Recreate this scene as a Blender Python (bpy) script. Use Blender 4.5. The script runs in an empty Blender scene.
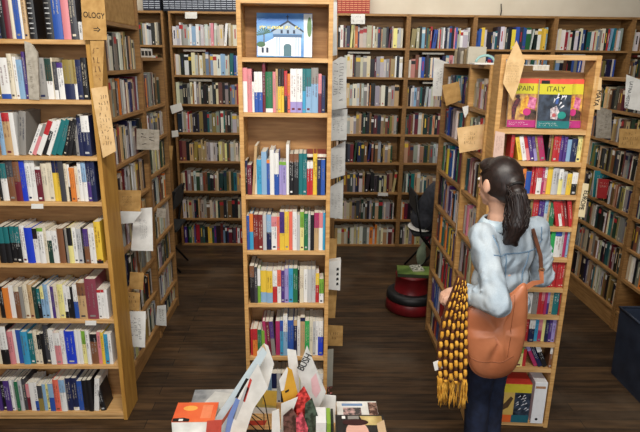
import bpy, bmesh, math, random
from mathutils import Vector, Matrix, Euler
R = math.radians
random.seed(7)
scene = bpy.context.scene
COL = scene.collection

# ------------------------------------------------------------------ helpers
def lin(c):
    out = []
    for v in c[:3]:
        v = v / 255.0
        out.append(v / 12.92 if v <= 0.04045 else ((v + 0.055) / 1.055) ** 2.4)
    return tuple(out) + (1.0,)

def new_mat(name):
    m = bpy.data.materials.new(name); m.use_nodes = True
    nt = m.node_tree; b = nt.nodes['Principled BSDF']
    return m, nt, b

def noise_mat(name, c1, c2=None, scale=20, rough=0.6, stretch=(1, 1, 1), bump=0.0, detail=4, lo=0.35, hi=0.65, spec=0.4, coords='Object'):
    m, nt, b = new_mat(name)
    b.inputs['Roughness'].default_value = rough
    b.inputs['Specular IOR Level'].default_value = spec
    if c2 is None:
        b.inputs['Base Color'].default_value = lin(c1); return m
    tc = nt.nodes.new('ShaderNodeTexCoord'); mp = nt.nodes.new('ShaderNodeMapping')
    mp.inputs['Scale'].default_value = stretch
    n = nt.nodes.new('ShaderNodeTexNoise'); n.inputs['Scale'].default_value = scale; n.inputs['Detail'].default_value = detail
    r = nt.nodes.new('ShaderNodeValToRGB')
    r.color_ramp.elements[0].position = lo; r.color_ramp.elements[0].color = lin(c1)
    r.color_ramp.elements[1].position = hi; r.color_ramp.elements[1].color = lin(c2)
    nt.links.new(tc.outputs[coords], mp.inputs['Vector']); nt.links.new(mp.outputs['Vector'], n.inputs['Vector'])
    nt.links.new(n.outputs['Fac'], r.inputs['Fac']); nt.links.new(r.outputs['Color'], b.inputs['Base Color'])
    if bump:
        bp = nt.nodes.new('ShaderNodeBump'); bp.inputs['Strength'].default_value = bump; bp.inputs['Distance'].default_value = 0.01
        nt.links.new(n.outputs['Fac'], bp.inputs['Height']); nt.links.new(bp.outputs['Normal'], b.inputs['Normal'])
    return m

_fm = {}
def flat(c, rough=0.55):
    k = (tuple(c), rough)
    if k not in _fm:
        v = tuple(max(0, x - 12) for x in c)
        _fm[k] = noise_mat('paint_%d_%d_%d' % tuple(c), v, c, 30, rough, lo=0.2, hi=0.5)
    return _fm[k]

def attr_mat(name, rough=0.42):
    m, nt, b = new_mat(name)
    a = nt.nodes.new('ShaderNodeVertexColor'); a.layer_name = 'Col'
    n = nt.nodes.new('ShaderNodeTexNoise'); n.inputs['Scale'].default_value = 60
    mx = nt.nodes.new('ShaderNodeMix'); mx.data_type = 'RGBA'; mx.blend_type = 'MULTIPLY'; mx.inputs['Factor'].default_value = 0.1
    nt.links.new(a.outputs['Color'], mx.inputs['A']); nt.links.new(n.outputs['Fac'], mx.inputs['B'])
    nt.links.new(mx.outputs['Result'], b.inputs['Base Color'])
    b.inputs['Roughness'].default_value = rough
    return m

WOOD = noise_mat('pine_wood', (184, 136, 78), (210, 166, 104), 6, 0.5, (1.2, 1.2, 14), bump=0.05)
WOODH = noise_mat('pine_shelf_board', (190, 145, 90), (216, 175, 120), 6, 0.5, (1.2, 14, 14), bump=0.05)  # lighter than the panels: lit front edges put into the colour
WOODB = noise_mat('pine_back_board', (150, 108, 66), (176, 132, 84), 5, 0.6, (1.2, 1.2, 12), bump=0.05)
OAK = noise_mat('honey_pine_side', (172, 124, 56), (196, 150, 74), 5, 0.45, (6, 6, 0.8), bump=0.05)
WOODD = noise_mat('shaded_pine', (128, 92, 52), (158, 118, 70), 6, 0.55, (1.2, 1.2, 12), bump=0.05)  # darker pine: dim light on aisle and back cases put into the colour
WOODHD = noise_mat('shaded_pine_board', (142, 104, 60), (172, 130, 80), 6, 0.55, (1.2, 12, 12), bump=0.05)  # its shelf boards, with the same shade put into the colour
KRAFT = noise_mat('kraft_cardboard', (168, 128, 72), (192, 152, 92), 25, 0.8)
KRAFT2 = noise_mat('pale_kraft_paper', (205, 168, 116), (224, 190, 140), 18, 0.8)
CARDG = noise_mat('grey_cardboard', (158, 150, 136), (184, 176, 162), 40, 0.85)
PAPER = noise_mat('white_paper', (218, 216, 210), (240, 239, 234), 12, 0.7)
PAPERG = noise_mat('greyed_white_card', (196, 196, 192), (222, 222, 218), 12, 0.7)
PAGES = noise_mat('page_edges', (196, 188, 170), (232, 226, 212), 160, 0.85, (1, 1, 0.15), lo=0.3, hi=0.7)
COVER = attr_mat('book_cover')
INK = flat((28, 26, 26), 0.7)
WHITEINK = flat((240, 238, 232), 0.6)

def link(o, parent=None):
    COL.objects.link(o)
    if parent is not None: o.parent = parent
    return o

def obj(name, bm, m, parent=None, smooth=False, loc=None, rot=None):
    me = bpy.data.meshes.new(name)
    bm.normal_update(); bm.to_mesh(me); bm.free()
    for x in (m if isinstance(m, (list, tuple)) else [m]): me.materials.append(x)
    if smooth:
        for p in me.polygons: p.use_smooth = True
    o = bpy.data.objects.new(name, me); link(o, parent)
    if loc is not None: o.location = loc
    if rot is not None: o.rotation_euler = rot
    return o

def tag(o, label=None, cat=None, group=None, kind=None):
    if label: o['label'] = label
    if cat: o['category'] = cat
    if group: o['group'] = group
    if kind: o['kind'] = kind
    return o

def thing(name, label, cat, loc=(0, 0, 0), rot=(0, 0, 0), group=None):
    o = bpy.data.objects.new(name, None); link(o)
    o.empty_display_size = 0.05
    o.location = loc; o.rotation_euler = rot
    return tag(o, label, cat, group)

def add_box(bm, x0, x1, y0, y1, z0, z1, mi=0, M=None):
    vs = [bm.verts.new((x, y, z)) for z in (z0, z1) for y in (y0, y1) for x in (x0, x1)]
    fs = [(0, 2, 3, 1), (4, 5, 7, 6), (0, 1, 5, 4), (2, 6, 7, 3), (0, 4, 6, 2), (1, 3, 7, 5)]
    for f in fs:
        fc = bm.faces.new([vs[i] for i in f]); fc.material_index = mi
    if M is not None:
        for v in vs: v.co = M @ v.co
    return vs

def box(name, x0, x1, y0, y1, z0, z1, m, parent=None, bev=0.0, loc=None, rot=None):
    bm = bmesh.new(); add_box(bm, x0, x1, y0, y1, z0, z1)
    if bev: bmesh.ops.bevel(bm, geom=bm.edges[:], offset=bev, segments=2, affect='EDGES', clamp_overlap=True)
    return obj(name, bm, m, parent, loc=loc, rot=rot)

def add_tube(bm, pts, rad, n=8, mi=0, cap=True):
    pts = [Vector(p) for p in pts]; rings = []
    up = Vector((0.123, 0.31, 0.94))
    for i, p in enumerate(pts):
        d = (pts[min(i + 1, len(pts) - 1)] - pts[max(i - 1, 0)]).normalized()
        a = d.cross(up)
        if a.length < 1e-3: a = d.cross(Vector((1, 0, 0)))
        a.normalize(); b = d.cross(a)
        r = rad[i] if isinstance(rad, (list, tuple)) else rad
        rings.append([bm.verts.new(p + (a * math.cos(2 * math.pi * k / n) + b * math.sin(2 * math.pi * k / n)) * r) for k in range(n)])
    for A, B in zip(rings, rings[1:]):
        for k in range(n):
            f = bm.faces.new((A[k], A[(k + 1) % n], B[(k + 1) % n], B[k])); f.material_index = mi
    if cap:
        for r_ in (rings[0][::-1], rings[-1]):
            f = bm.faces.new(r_); f.material_index = mi

def tube(name, pts, rad, m, parent=None, n=8):
    bm = bmesh.new(); add_tube(bm, pts, rad, n)
    return obj(name, bm, m, parent, smooth=True)

def poly_card(name, pts, thick, m, parent=None, loc=None, rot=None, bend=0.0):
    """a card cut to an outline in its own XZ plane, with real thickness"""
    bm = bmesh.new()
    A = [bm.verts.new((x, 0, z)) for x, z in pts]; B = [bm.verts.new((x, thick, z)) for x, z in pts]
    bm.faces.new(A); bm.faces.new(B[::-1])
    n = len(pts)
    for i in range(n): bm.faces.new((A[i], B[i], B[(i + 1) % n], A[(i + 1) % n]))
    bmesh.ops.recalc_face_normals(bm, faces=bm.faces[:])
    return obj(name, bm, m, parent, loc=loc, rot=rot)

def text(name, s, size, m, parent, loc, rot=(R(90), 0, 0), align='CENTER', bold=0.0, sx=1.0, spacing=1.0):
    cu = bpy.data.curves.new(name, 'FONT'); cu.body = s; cu.size = size; cu.align_x = align; cu.align_y = 'CENTER'
    cu.extrude = 0.0006; cu.offset = bold; cu.space_character = spacing
    t = bpy.data.objects.new(name, cu); COL.objects.link(t)
    bpy.context.view_layer.update()
    me = bpy.data.meshes.new_from_object(t.evaluated_get(bpy.context.evaluated_depsgraph_get()))
    bpy.data.objects.remove(t)
    me.name = name; me.materials.clear(); me.materials.append(m)
    o = bpy.data.objects.new(name, me); link(o, parent); o.location = loc; o.rotation_euler = rot; o.scale = (sx, 1, 1)
    return o

def scribble(name, x0, x1, z0, z1, rows, m, parent, seed=0, vertical=False, y=-0.0012, h=0.6, sw=0.13):
    """handwritten lines: little stroke marks in rows on the face (y = just in front)"""
    rr = random.Random(seed); bm = bmesh.new()
    def stroke(a, b, w):
        a = Vector(a); b = Vector(b); d = (b - a)
        if d.length < 1e-5: return
        nrm = Vector((-d.y, d.x)).normalized() * w / 2
        vs = [bm.verts.new((p.x, y, p.y)) for p in (a - nrm, b - nrm, b + nrm, a + nrm)]
        bm.faces.new(vs)
    L = (z1 - z0) if vertical else (x1 - x0); Wd = (x1 - x0) if vertical else (z1 - z0)
    rowh = Wd / rows
    for r_ in range(rows):
        c = rowh * (r_ + 0.5); s = 0.0; lh = rowh * h
        end = L * rr.uniform(0.75, 1.0)
        while s < end:
            wd = lh * rr.uniform(0.45, 0.75)
            if rr.random() < 0.14: s += wd; continue
            for q in range(2):
                a = (s + rr.uniform(0, wd * .8), c + rr.choice((-.5, .5)) * lh); b = (s + rr.uniform(0, wd * .8), c + rr.choice((-.5, 0, .5)) * lh * rr.choice((-1, 1)))
                if vertical: a = (x0 + a[1], z1 - a[0]); b = (x0 + b[1], z1 - b[0])
                else: a = (x0 + a[0], z1 - a[1]); b = (x0 + b[0], z1 - b[1])
                stroke(a, b, lh * sw)
            s += wd * 1.25
    bmesh.ops.recalc_face_normals(bm, faces=bm.faces[:])
    return obj(name, bm, m, parent)

def remesh_obj(name, prims, m, parent=None, voxel=0.008, smooth=4):
    """one continuous surface from tapered limbs. prims: ('c', p0, r0, p1, r1) capsule or ('e', centre, (rx,ry,rz), euler) ellipsoid"""
    bm = bmesh.new()
    def ball(c, r3, rot=None):
        M = Matrix.Translation(c) @ (Euler(rot).to_matrix().to_4x4() if rot else Matrix()) @ Matrix.Diagonal((*r3, 1))
        bmesh.ops.create_icosphere(bm, subdivisions=3, radius=1, matrix=M)
    for p in prims:
        if p[0] == 'e': ball(Vector(p[1]), p[2], p[3] if len(p) > 3 else None)
        else:
            a, r0, b, r1 = Vector(p[1]), p[2], Vector(p[3]), p[4]
            n = max(2, int((a - b).length / (min(r0, r1) * 0.3)))
            for i in range(n + 1):
                t = i / n; r = r0 + (r1 - r0) * t; bmesh.ops.create_icosphere(bm, subdivisions=2, radius=r, matrix=Matrix.Translation(a.lerp(b, t)))
    me = bpy.data.meshes.new(name); bm.to_mesh(me); bm.free()
    t = bpy.data.objects.new('tmp', me); COL.objects.link(t)
    md = t.modifiers.new('r', 'REMESH'); md.mode = 'VOXEL'; md.voxel_size = voxel
    sm = t.modifiers.new('s', 'SMOOTH'); sm.iterations = smooth; sm.factor = 0.5
    bpy.context.view_layer.update()
    me2 = bpy.data.meshes.new_from_object(t.evaluated_get(bpy.context.evaluated_depsgraph_get()))
    bpy.data.objects.remove(t); bpy.data.meshes.remove(me)
    me2.name = name; me2.materials.clear(); me2.materials.append(m)
    for p in me2.polygons: p.use_smooth = True
    o = bpy.data.objects.new(name, me2); link(o, parent)
    return o

# ------------------------------------------------------------------ camera
H = 2.08
F = 545.0; PIT = R(16.07); ROLL = 0.0123; YAW = R(1.05)
cam_d = bpy.data.cameras.new('camera'); cam = bpy.data.objects.new('camera', cam_d); COL.objects.link(cam)
cam_d.sensor_width = 36.0; cam_d.lens = F / 640.0 * 36.0; cam_d.clip_start = 0.05
fw = Vector((math.sin(YAW) * math.cos(PIT), math.cos(YAW) * math.cos(PIT), -math.sin(PIT)))
rt = Vector((math.cos(YAW), -math.sin(YAW), 0)); up = rt.cross(fw)
r2 = rt * math.cos(ROLL) + up * math.sin(ROLL); u2 = up * math.cos(ROLL) - rt * math.sin(ROLL)
cam.matrix_world = Matrix(((r2.x, u2.x, -fw.x, 0), (r2.y, u2.y, -fw.y, 0), (r2.z, u2.z, -fw.z, H), (0, 0, 0, 1)))
scene.camera = cam

# ------------------------------------------------------------------ setting
def floor_mat():
    m, nt, b = new_mat('worn_dark_floorboards')
    tc = nt.nodes.new('ShaderNodeTexCoord')
    br = nt.nodes.new('ShaderNodeTexBrick')
    br.inputs['Scale'].default_value = 1.0; br.inputs['Brick Width'].default_value = 2.6; br.inputs['Row Height'].default_value = 0.085
    br.inputs['Mortar Size'].default_value = 0.0025; br.inputs['Color1'].default_value = lin((86, 64, 41)); br.inputs['Color2'].default_value = lin((52, 38, 25))
    br.inputs['Mortar'].default_value = lin((24, 18, 14)); br.inputs['Bias'].default_value = 0.0; br.offset = 0.37
    nt.links.new(tc.outputs['Object'], br.inputs['Vector'])
    mp = nt.nodes.new('ShaderNodeMapping'); mp.inputs['Scale'].default_value = (1.0, 9, 1); nt.links.new(tc.outputs['Object'], mp.inputs['Vector'])
    n = nt.nodes.new('ShaderNodeTexNoise'); n.inputs['Scale'].default_value = 3.5; n.inputs['Detail'].default_value = 8; nt.links.new(mp.outputs['Vector'], n.inputs['Vector'])
    r = nt.nodes.new('ShaderNodeValToRGB'); r.color_ramp.elements[0].position = .3; r.color_ramp.elements[0].color = (0.34, 0.32, 0.3, 1); r.color_ramp.elements[1].position = .72; r.color_ramp.elements[1].color = (1.35, 1.3, 1.22, 1)
    nt.links.new(n.outputs['Fac'], r.inputs['Fac'])
    mx = nt.nodes.new('ShaderNodeMix'); mx.data_type = 'RGBA'; mx.blend_type = 'MULTIPLY'; mx.inputs['Factor'].default_value = 1
    nt.links.new(br.outputs['Color'], mx.inputs['A']); nt.links.new(r.outputs['Color'], mx.inputs['B'])
    # scuffed grey patches
    n2 = nt.nodes.new('ShaderNodeTexNoise'); n2.inputs['Scale'].default_value = 1.6; n2.inputs['Detail'].default_value = 6; nt.links.new(tc.outputs['Object'], n2.inputs['Vector'])
    r3 = nt.nodes.new('ShaderNodeValToRGB'); r3.color_ramp.elements[0].position = .52; r3.color_ramp.elements[0].color = (0, 0, 0, 1); r3.color_ramp.elements[1].position = .75; r3.color_ramp.elements[1].color = (.45, .45, .45, 1)
    nt.links.new(n2.outputs['Fac'], r3.inputs['Fac'])
    m2 = nt.nodes.new('ShaderNodeMix'); m2.data_type = 'RGBA'; m2.inputs['B'].default_value = lin((118, 102, 84))
    nt.links.new(r3.outputs['Color'], m2.inputs['Factor']); nt.links.new(mx.outputs['Result'], m2.inputs['A'])
    nt.links.new(m2.outputs['Result'], b.inputs['Base Color'])
    b.inputs['Roughness'].default_value = 0.5; b.inputs['Specular IOR Level'].default_value = 0.35
    bp = nt.nodes.new('ShaderNodeBump'); bp.inputs['Strength'].default_value = .25; bp.inputs['Distance'].default_value = .01
    nt.links.new(br.outputs['Fac'], bp.inputs['Height']); bp.invert = True; nt.links.new(bp.outputs['Normal'], b.inputs['Normal'])
    return m
WALL = noise_mat('cream_plaster', (206, 198, 180), (216, 209, 192), 3, 0.9)
CEIL = noise_mat('ceiling_low_bounce', (150, 144, 134), (160, 154, 144), 3, .9)  # unseen ceiling, colour darkened to cut bounced light
XL, XR, YF, YBK, ZC = -3.4, 4.6, -3.2, 6.22, 3.7
def struct(name, *a):
    return tag(box(name, *a), kind='structure')
struct('floor', XL, XR, YF, YBK, -0.1, 0, floor_mat())
struct('wall_back', XL, XR, YBK, YBK + .1, 0, ZC, WALL)
SIDEW = noise_mat('side_wall_low_bounce', (112, 98, 80), (124, 110, 90), 3, .9)  # unseen side walls, given a dark tone to weaken the bounce
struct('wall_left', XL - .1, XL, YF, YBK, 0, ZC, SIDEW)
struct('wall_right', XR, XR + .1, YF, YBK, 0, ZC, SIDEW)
struct('ceiling', XL, XR, YF, YBK, ZC, ZC + .1, CEIL)
bm = bmesh.new()   # shop front with its big window opening, behind the camera
add_box(bm, XL, XR, YF - .1, YF, 0, .7); add_box(bm, XL, XR, YF - .1, YF, 3.4, ZC)
add_box(bm, XL, XL + .4, YF - .1, YF, .7, 3.4); add_box(bm, XR - .4, XR, YF - .1, YF, .7, 3.4)
tag(obj('wall_front', bm, WALL), kind='structure')

# ------------------------------------------------------------------ bookcases
def bookcase(label, W, D, Ht, shelves, loc, rotz, side=WOOD, board=WOODH, back=WOODB, t=0.022, top=True, back_h=None, kick=True):
    r = thing('bookcase', label, 'bookcase', loc, (0, 0, rotz))
    box('side_panel', 0, t, 0, D, 0, Ht, side, r, .0015); box('side_panel', W - t, W, 0, D, 0, Ht, side, r, .0015)
    box('back_panel', t, W - t, D - .012, D, 0.0, back_h or Ht, back, r)
    if top: box('top_board', t, W - t, 0, D - .012, Ht - t, Ht, board, r, .0015)
    for z in shelves:
        box('shelf', t, W - t, 0.002, D - .012, z - t, z, board, r, .0015)
    z0 = min(shelves) - t
    if kick and z0 > .015: box('kick_board', t, W - t, .012, .03, 0, z0, board, r)
    return r

SH = {'left': [2.156, 1.868, 1.582, 1.338, 0.989, 0.655, 0.364, 0.051], 'centre': [1.81, 1.371, 1.054, 0.734, 0.393, 0.066], 'travel': [1.586, 1.412, 1.237, 1.065, 0.888, 0.723, 0.552, 0.39]}
case_left = bookcase('light pine bookcase with full shelves facing us under the OLOGY cardboard sign', 0.92, 0.2, 2.62, SH['left'], (-2.0, 2.80, 0), 0, side=OAK)
case_centre = bookcase('narrow tall pine bookcase end with church picture on its top shelf', 0.478, 0.2, 2.36, [2.083] + SH['centre'], (-0.372, 2.85, 0), 0)
TR = -0.06
TSH = [1.75] + SH['travel'] + [0.03]
case_travel = bookcase('narrow pine travel bookcase with Spain and Italy guides on its top shelf', 0.482, 0.135, 2.112, TSH, (0.928, 2.758, 0), TR, t=0.024, back_h=2.03)

ZA = [2.27, 2.0, 1.735, 1.455, 1.19, .93, .66, .40, .13]
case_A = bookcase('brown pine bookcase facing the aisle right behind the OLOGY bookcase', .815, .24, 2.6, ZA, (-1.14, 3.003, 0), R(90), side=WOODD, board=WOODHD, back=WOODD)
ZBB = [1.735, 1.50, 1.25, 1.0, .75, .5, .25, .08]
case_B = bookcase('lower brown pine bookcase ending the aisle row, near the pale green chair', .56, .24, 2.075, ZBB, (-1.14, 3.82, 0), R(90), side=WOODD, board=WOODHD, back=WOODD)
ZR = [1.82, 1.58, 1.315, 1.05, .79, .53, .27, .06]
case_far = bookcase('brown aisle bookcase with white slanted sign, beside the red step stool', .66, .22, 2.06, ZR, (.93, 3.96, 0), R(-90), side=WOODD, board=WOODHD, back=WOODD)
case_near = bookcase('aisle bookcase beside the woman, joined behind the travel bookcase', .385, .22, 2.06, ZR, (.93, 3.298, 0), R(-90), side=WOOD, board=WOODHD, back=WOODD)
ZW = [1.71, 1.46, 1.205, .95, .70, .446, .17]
case_w1 = bookcase('shaded brown wall bookcase with turquoise book, beyond the travel bookcase', .88, .26, 1.96, ZW, (2.45, 4.86, 0), R(-90), side=WOODD, board=WOODHD, back=WOODD)
case_w2 = bookcase('shaded brown wall bookcase nearest the dark bin, cut off by the frame', .88, .26, 1.96, ZW, (2.45, 3.978, 0), R(-90), side=WOODD, board=WOODHD, back=WOODD)
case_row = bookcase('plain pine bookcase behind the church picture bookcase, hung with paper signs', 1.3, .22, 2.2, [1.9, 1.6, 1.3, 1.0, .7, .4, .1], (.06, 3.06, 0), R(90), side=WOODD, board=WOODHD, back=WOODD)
ZK = [2.2, 1.9, 1.598, 1.295, .98, .64, .322, .02]
YK = 5.96
backs = [(-2.25, .72, 'back wall bookcase seen above the lower aisle case, under plaid volumes'),
         (-1.475, .86, 'back wall bookcase in the gap between aisle row and church picture bookcase'),
         (-.60, .845, 'back wall bookcase mostly hidden behind the church picture bookcase'),
         (.25, .755, 'back wall bookcase under the red volumes, seen past the narrow centre case'),
         (1.005, .695, 'back wall bookcase behind the seated person, next to the red volumes case'),
         (1.70, .845, 'back wall bookcase whose top shelf shows directly above the kraft diamond sign'),
         (2.545, .815, 'back wall bookcase whose top shelf shows above the Spain and Italy guides'),
         (3.36, .75, 'back wall bookcase in the far corner beside the wall bookcases')]
for x, w, lb in backs:
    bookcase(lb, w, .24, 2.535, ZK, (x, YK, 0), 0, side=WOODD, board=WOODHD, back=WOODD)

# ------------------------------------------------------------------ books
PAL = dict(k=(26, 25, 28), w=(232, 230, 226), c=(222, 210, 184), g=(142, 138, 132), s=(190, 190, 190), b=(42, 84, 172), n=(28, 36, 78), l=(136, 174, 208),
           t=(24, 112, 116), e=(34, 112, 72), d=(30, 62, 54), o=(228, 128, 48), r=(192, 40, 46), m=(112, 32, 48), p=(220, 132, 138), u=(78, 50, 128), v=(160, 146, 204),
           y=(232, 192, 56), z=(128, 82, 54), a=(196, 160, 112), h=(146, 126, 62), q=(232, 222, 140), x=(64, 64, 70), B=(30, 62, 208), T=(56, 156, 200), G=(120, 172, 54),
           S=(232, 106, 84), R=(140, 62, 78), M=(126, 38, 36), P=(176, 44, 96), E=(44, 168, 84))
for k_, v_ in list(PAL.items()):
    g_ = .3 * v_[0] + .59 * v_[1] + .11 * v_[2]; PAL[k_] = tuple(g_ + (c_ - g_) * .93 for c_ in v_)
LINP = {k: lin(v) for k, v in PAL.items()}
def lum(c): return .3 * c[0] + .6 * c[1] + .1 * c[2]

def paint(me, cols):
    a = me.color_attributes.new('Col', 'FLOAT_COLOR', 'CORNER'); buf = []
    for p in me.polygons:
        buf += list(cols[p.index]) * p.loop_total
    a.data.foreach_set('color', buf)

class QB:      # quads with a colour each
    def __init__(s): s.v = []; s.f = []; s.c = []; s.m = []
    def quad(s, a, b, c, d, col, mi=0):
        i = len(s.v); s.v += [a, b, c, d]; s.f.append((i, i + 1, i + 2, i + 3)); s.c.append(col); s.m.append(mi)
    def box(s, x0, x1, y0, y1, z0, z1, col, mi=0, M=None, faces='xXyYzZ'):
        P = [Vector((x, y, z)) for z in (z0, z1) for y in (y0, y1) for x in (x0, x1)]
        if M is not None: P = [M @ p for p in P]
        F_ = {'z': (0, 2, 3, 1), 'Z': (4, 5, 7, 6), 'y': (0, 1, 5, 4), 'Y': (2, 6, 7, 3), 'x': (0, 4, 6, 2), 'X': (1, 3, 7, 5)}
        for k in faces:
            s.quad(*[tuple(P[i]) for i in F_[k]], col, mi)
    def build(s, name, mats, parent=None):
        me = bpy.data.meshes.new(name); me.from_pydata(s.v, [], s.f)
        for m in mats: me.materials.append(m)
        me.polygons.foreach_set('material_index', s.m)
        paint(me, s.c); me.update()
        o = bpy.data.objects.new(name, me); link(o, parent); return o

def make_book(name, w, h, d, c1, c2, frac, rev, label, cat, group, rr, plaid=False):
    """origin: spine, bottom, middle of thickness. parts: page_block, spine_band, spine_lettering"""
    base = LINP.get(c1, LINP['k']); hard = h > .2 and rr.random() < .4
    t = .0026 if hard else .0011; t = min(t, w * .2); ov = .003 if hard else .0005
    q = QB(); x0, x1 = -w / 2, w / 2
    q.box(x0, x0 + t, .002, d, 0, h, base); q.box(x1 - t, x1, .002, d, 0, h, base)
    # spine, gently rounded over five strips
    n = 5; bulge = min(.004, w * .14) if hard or w > .03 else .0012
    prof = [(x0 + w * i / n, .002 - bulge * (1 - (2 * i / n - 1) ** 2)) for i in range(n + 1)]
    for (xa, ya), (xb, yb) in zip(prof, prof[1:]):
        q.quad((xa, ya, 0), (xb, yb, 0), (xb, yb, h), (xa, ya, h), base)
        q.quad((xb, yb + t, 0), (xa, ya + t, 0), (xa, ya + t, h), (xb, yb + t, h), base)
        q.quad((xa, ya, h), (xb, yb, h), (xb, yb + t, h), (xa, ya + t, h), base)
        q.quad((xa, ya, 0), (xa, ya + t, 0), (xb, yb + t, 0), (xb, yb, 0), base)
    o = q.build(name, [COVER]); tag(o, label, cat, group)
    box('page_block', x0 + t, x1 - t, .004, d - .004, ov + .0005, h - ov - .0005, PAGES, o)
    def strip(name, za, zb, col, e=.0004, xs=(0, 1)):
        s = QB()
        pr = [(x0 + w * i / n, .002 - bulge * (1 - (2 * i / n - 1) ** 2) - e) for i in range(n + 1)]
        for (xa, ya), (xb, yb) in zip(pr, pr[1:]): s.quad((xa, ya, za), (xb, yb, za), (xb, yb, zb), (xa, ya, zb), col)
        return s
    if c2:
        s = strip('spine_band', 0 if rev else h * (1 - frac), h * frac if rev else h, LINP[c2]); bnd = s.build('spine_band', [COVER], o)
        bnd['label'] = 'band of another colour on the spine'
    if w > .009 and rr.random() < .8:
        L = lum(base); dark = L > .25
        col = rr.choice([LINP['x'], LINP['n'], LINP['g'], LINP['m'], LINP['z']]) if dark else rr.choice([LINP['w'], LINP['s'], LINP['c'], LINP['g']])
        s = QB(); yy = .002 - bulge - .0009
        if plaid:
            for kz in range(9):
                z = h * (.1 + .095 * kz)
                s.quad((-w * .3, yy, z), (w * .26, yy, z), (w * .26, yy, z + .005), (-w * .3, yy, z + .005), LINP['s' if kz % 3 else 'g'])
                for xx in (): s.quad((w * xx, yy - .0002, z + .008), (w * xx + .004, yy - .0002, z + .008), (w * xx + .004, yy - .0002, z + .016), (w * xx, yy - .0002, z + .016), LINP['w'])
        else:
            lines = 1 if w < .022 else 2
            for ln in range(lines):
                xc = 0 if lines == 1 else (-.2 + .4 * ln) * w
                cw = min(.0075, w * (.42 if lines == 1 else .22)) * rr.uniform(.7, 1.0)
                z = h * rr.uniform(.80, .9); zend = h * rr.uniform(.3, .5)
                while z > zend:      # glyph-like strokes running down the spine
                    g = cw * rr.uniform(.45, .8)
                    k_ = rr.randrange(4)
                    e = cw * .15
                    if k_ != 3:
                        s.quad((xc - cw / 2, yy, z - e), (xc + cw / 2, yy, z - e), (xc + cw / 2, yy, z), (xc - cw / 2, yy, z), col)
                        if k_ != 1: s.quad((xc + cw / 2 - e, yy, z - g), (xc + cw / 2, yy, z - g), (xc + cw / 2, yy, z - e), (xc + cw / 2 - e, yy, z - e), col)
                        if k_ != 0: s.quad((xc - cw / 2, yy, z - g), (xc + cw / 2, yy, z - g), (xc + cw / 2, yy, z - g + e), (xc - cw / 2, yy, z - g + e), col)
                    z -= g * 1.35
            zz = h * .06
            if rr.random() < .4: s.quad((-w * .25, yy, zz), (w * .25, yy, zz), (w * .25, yy, zz + min(w * .4, .01)), (-w * .25, yy, zz + min(w * .4, .01)), col)
        s.build('spine_lettering', [COVER], o)
    return o

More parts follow.
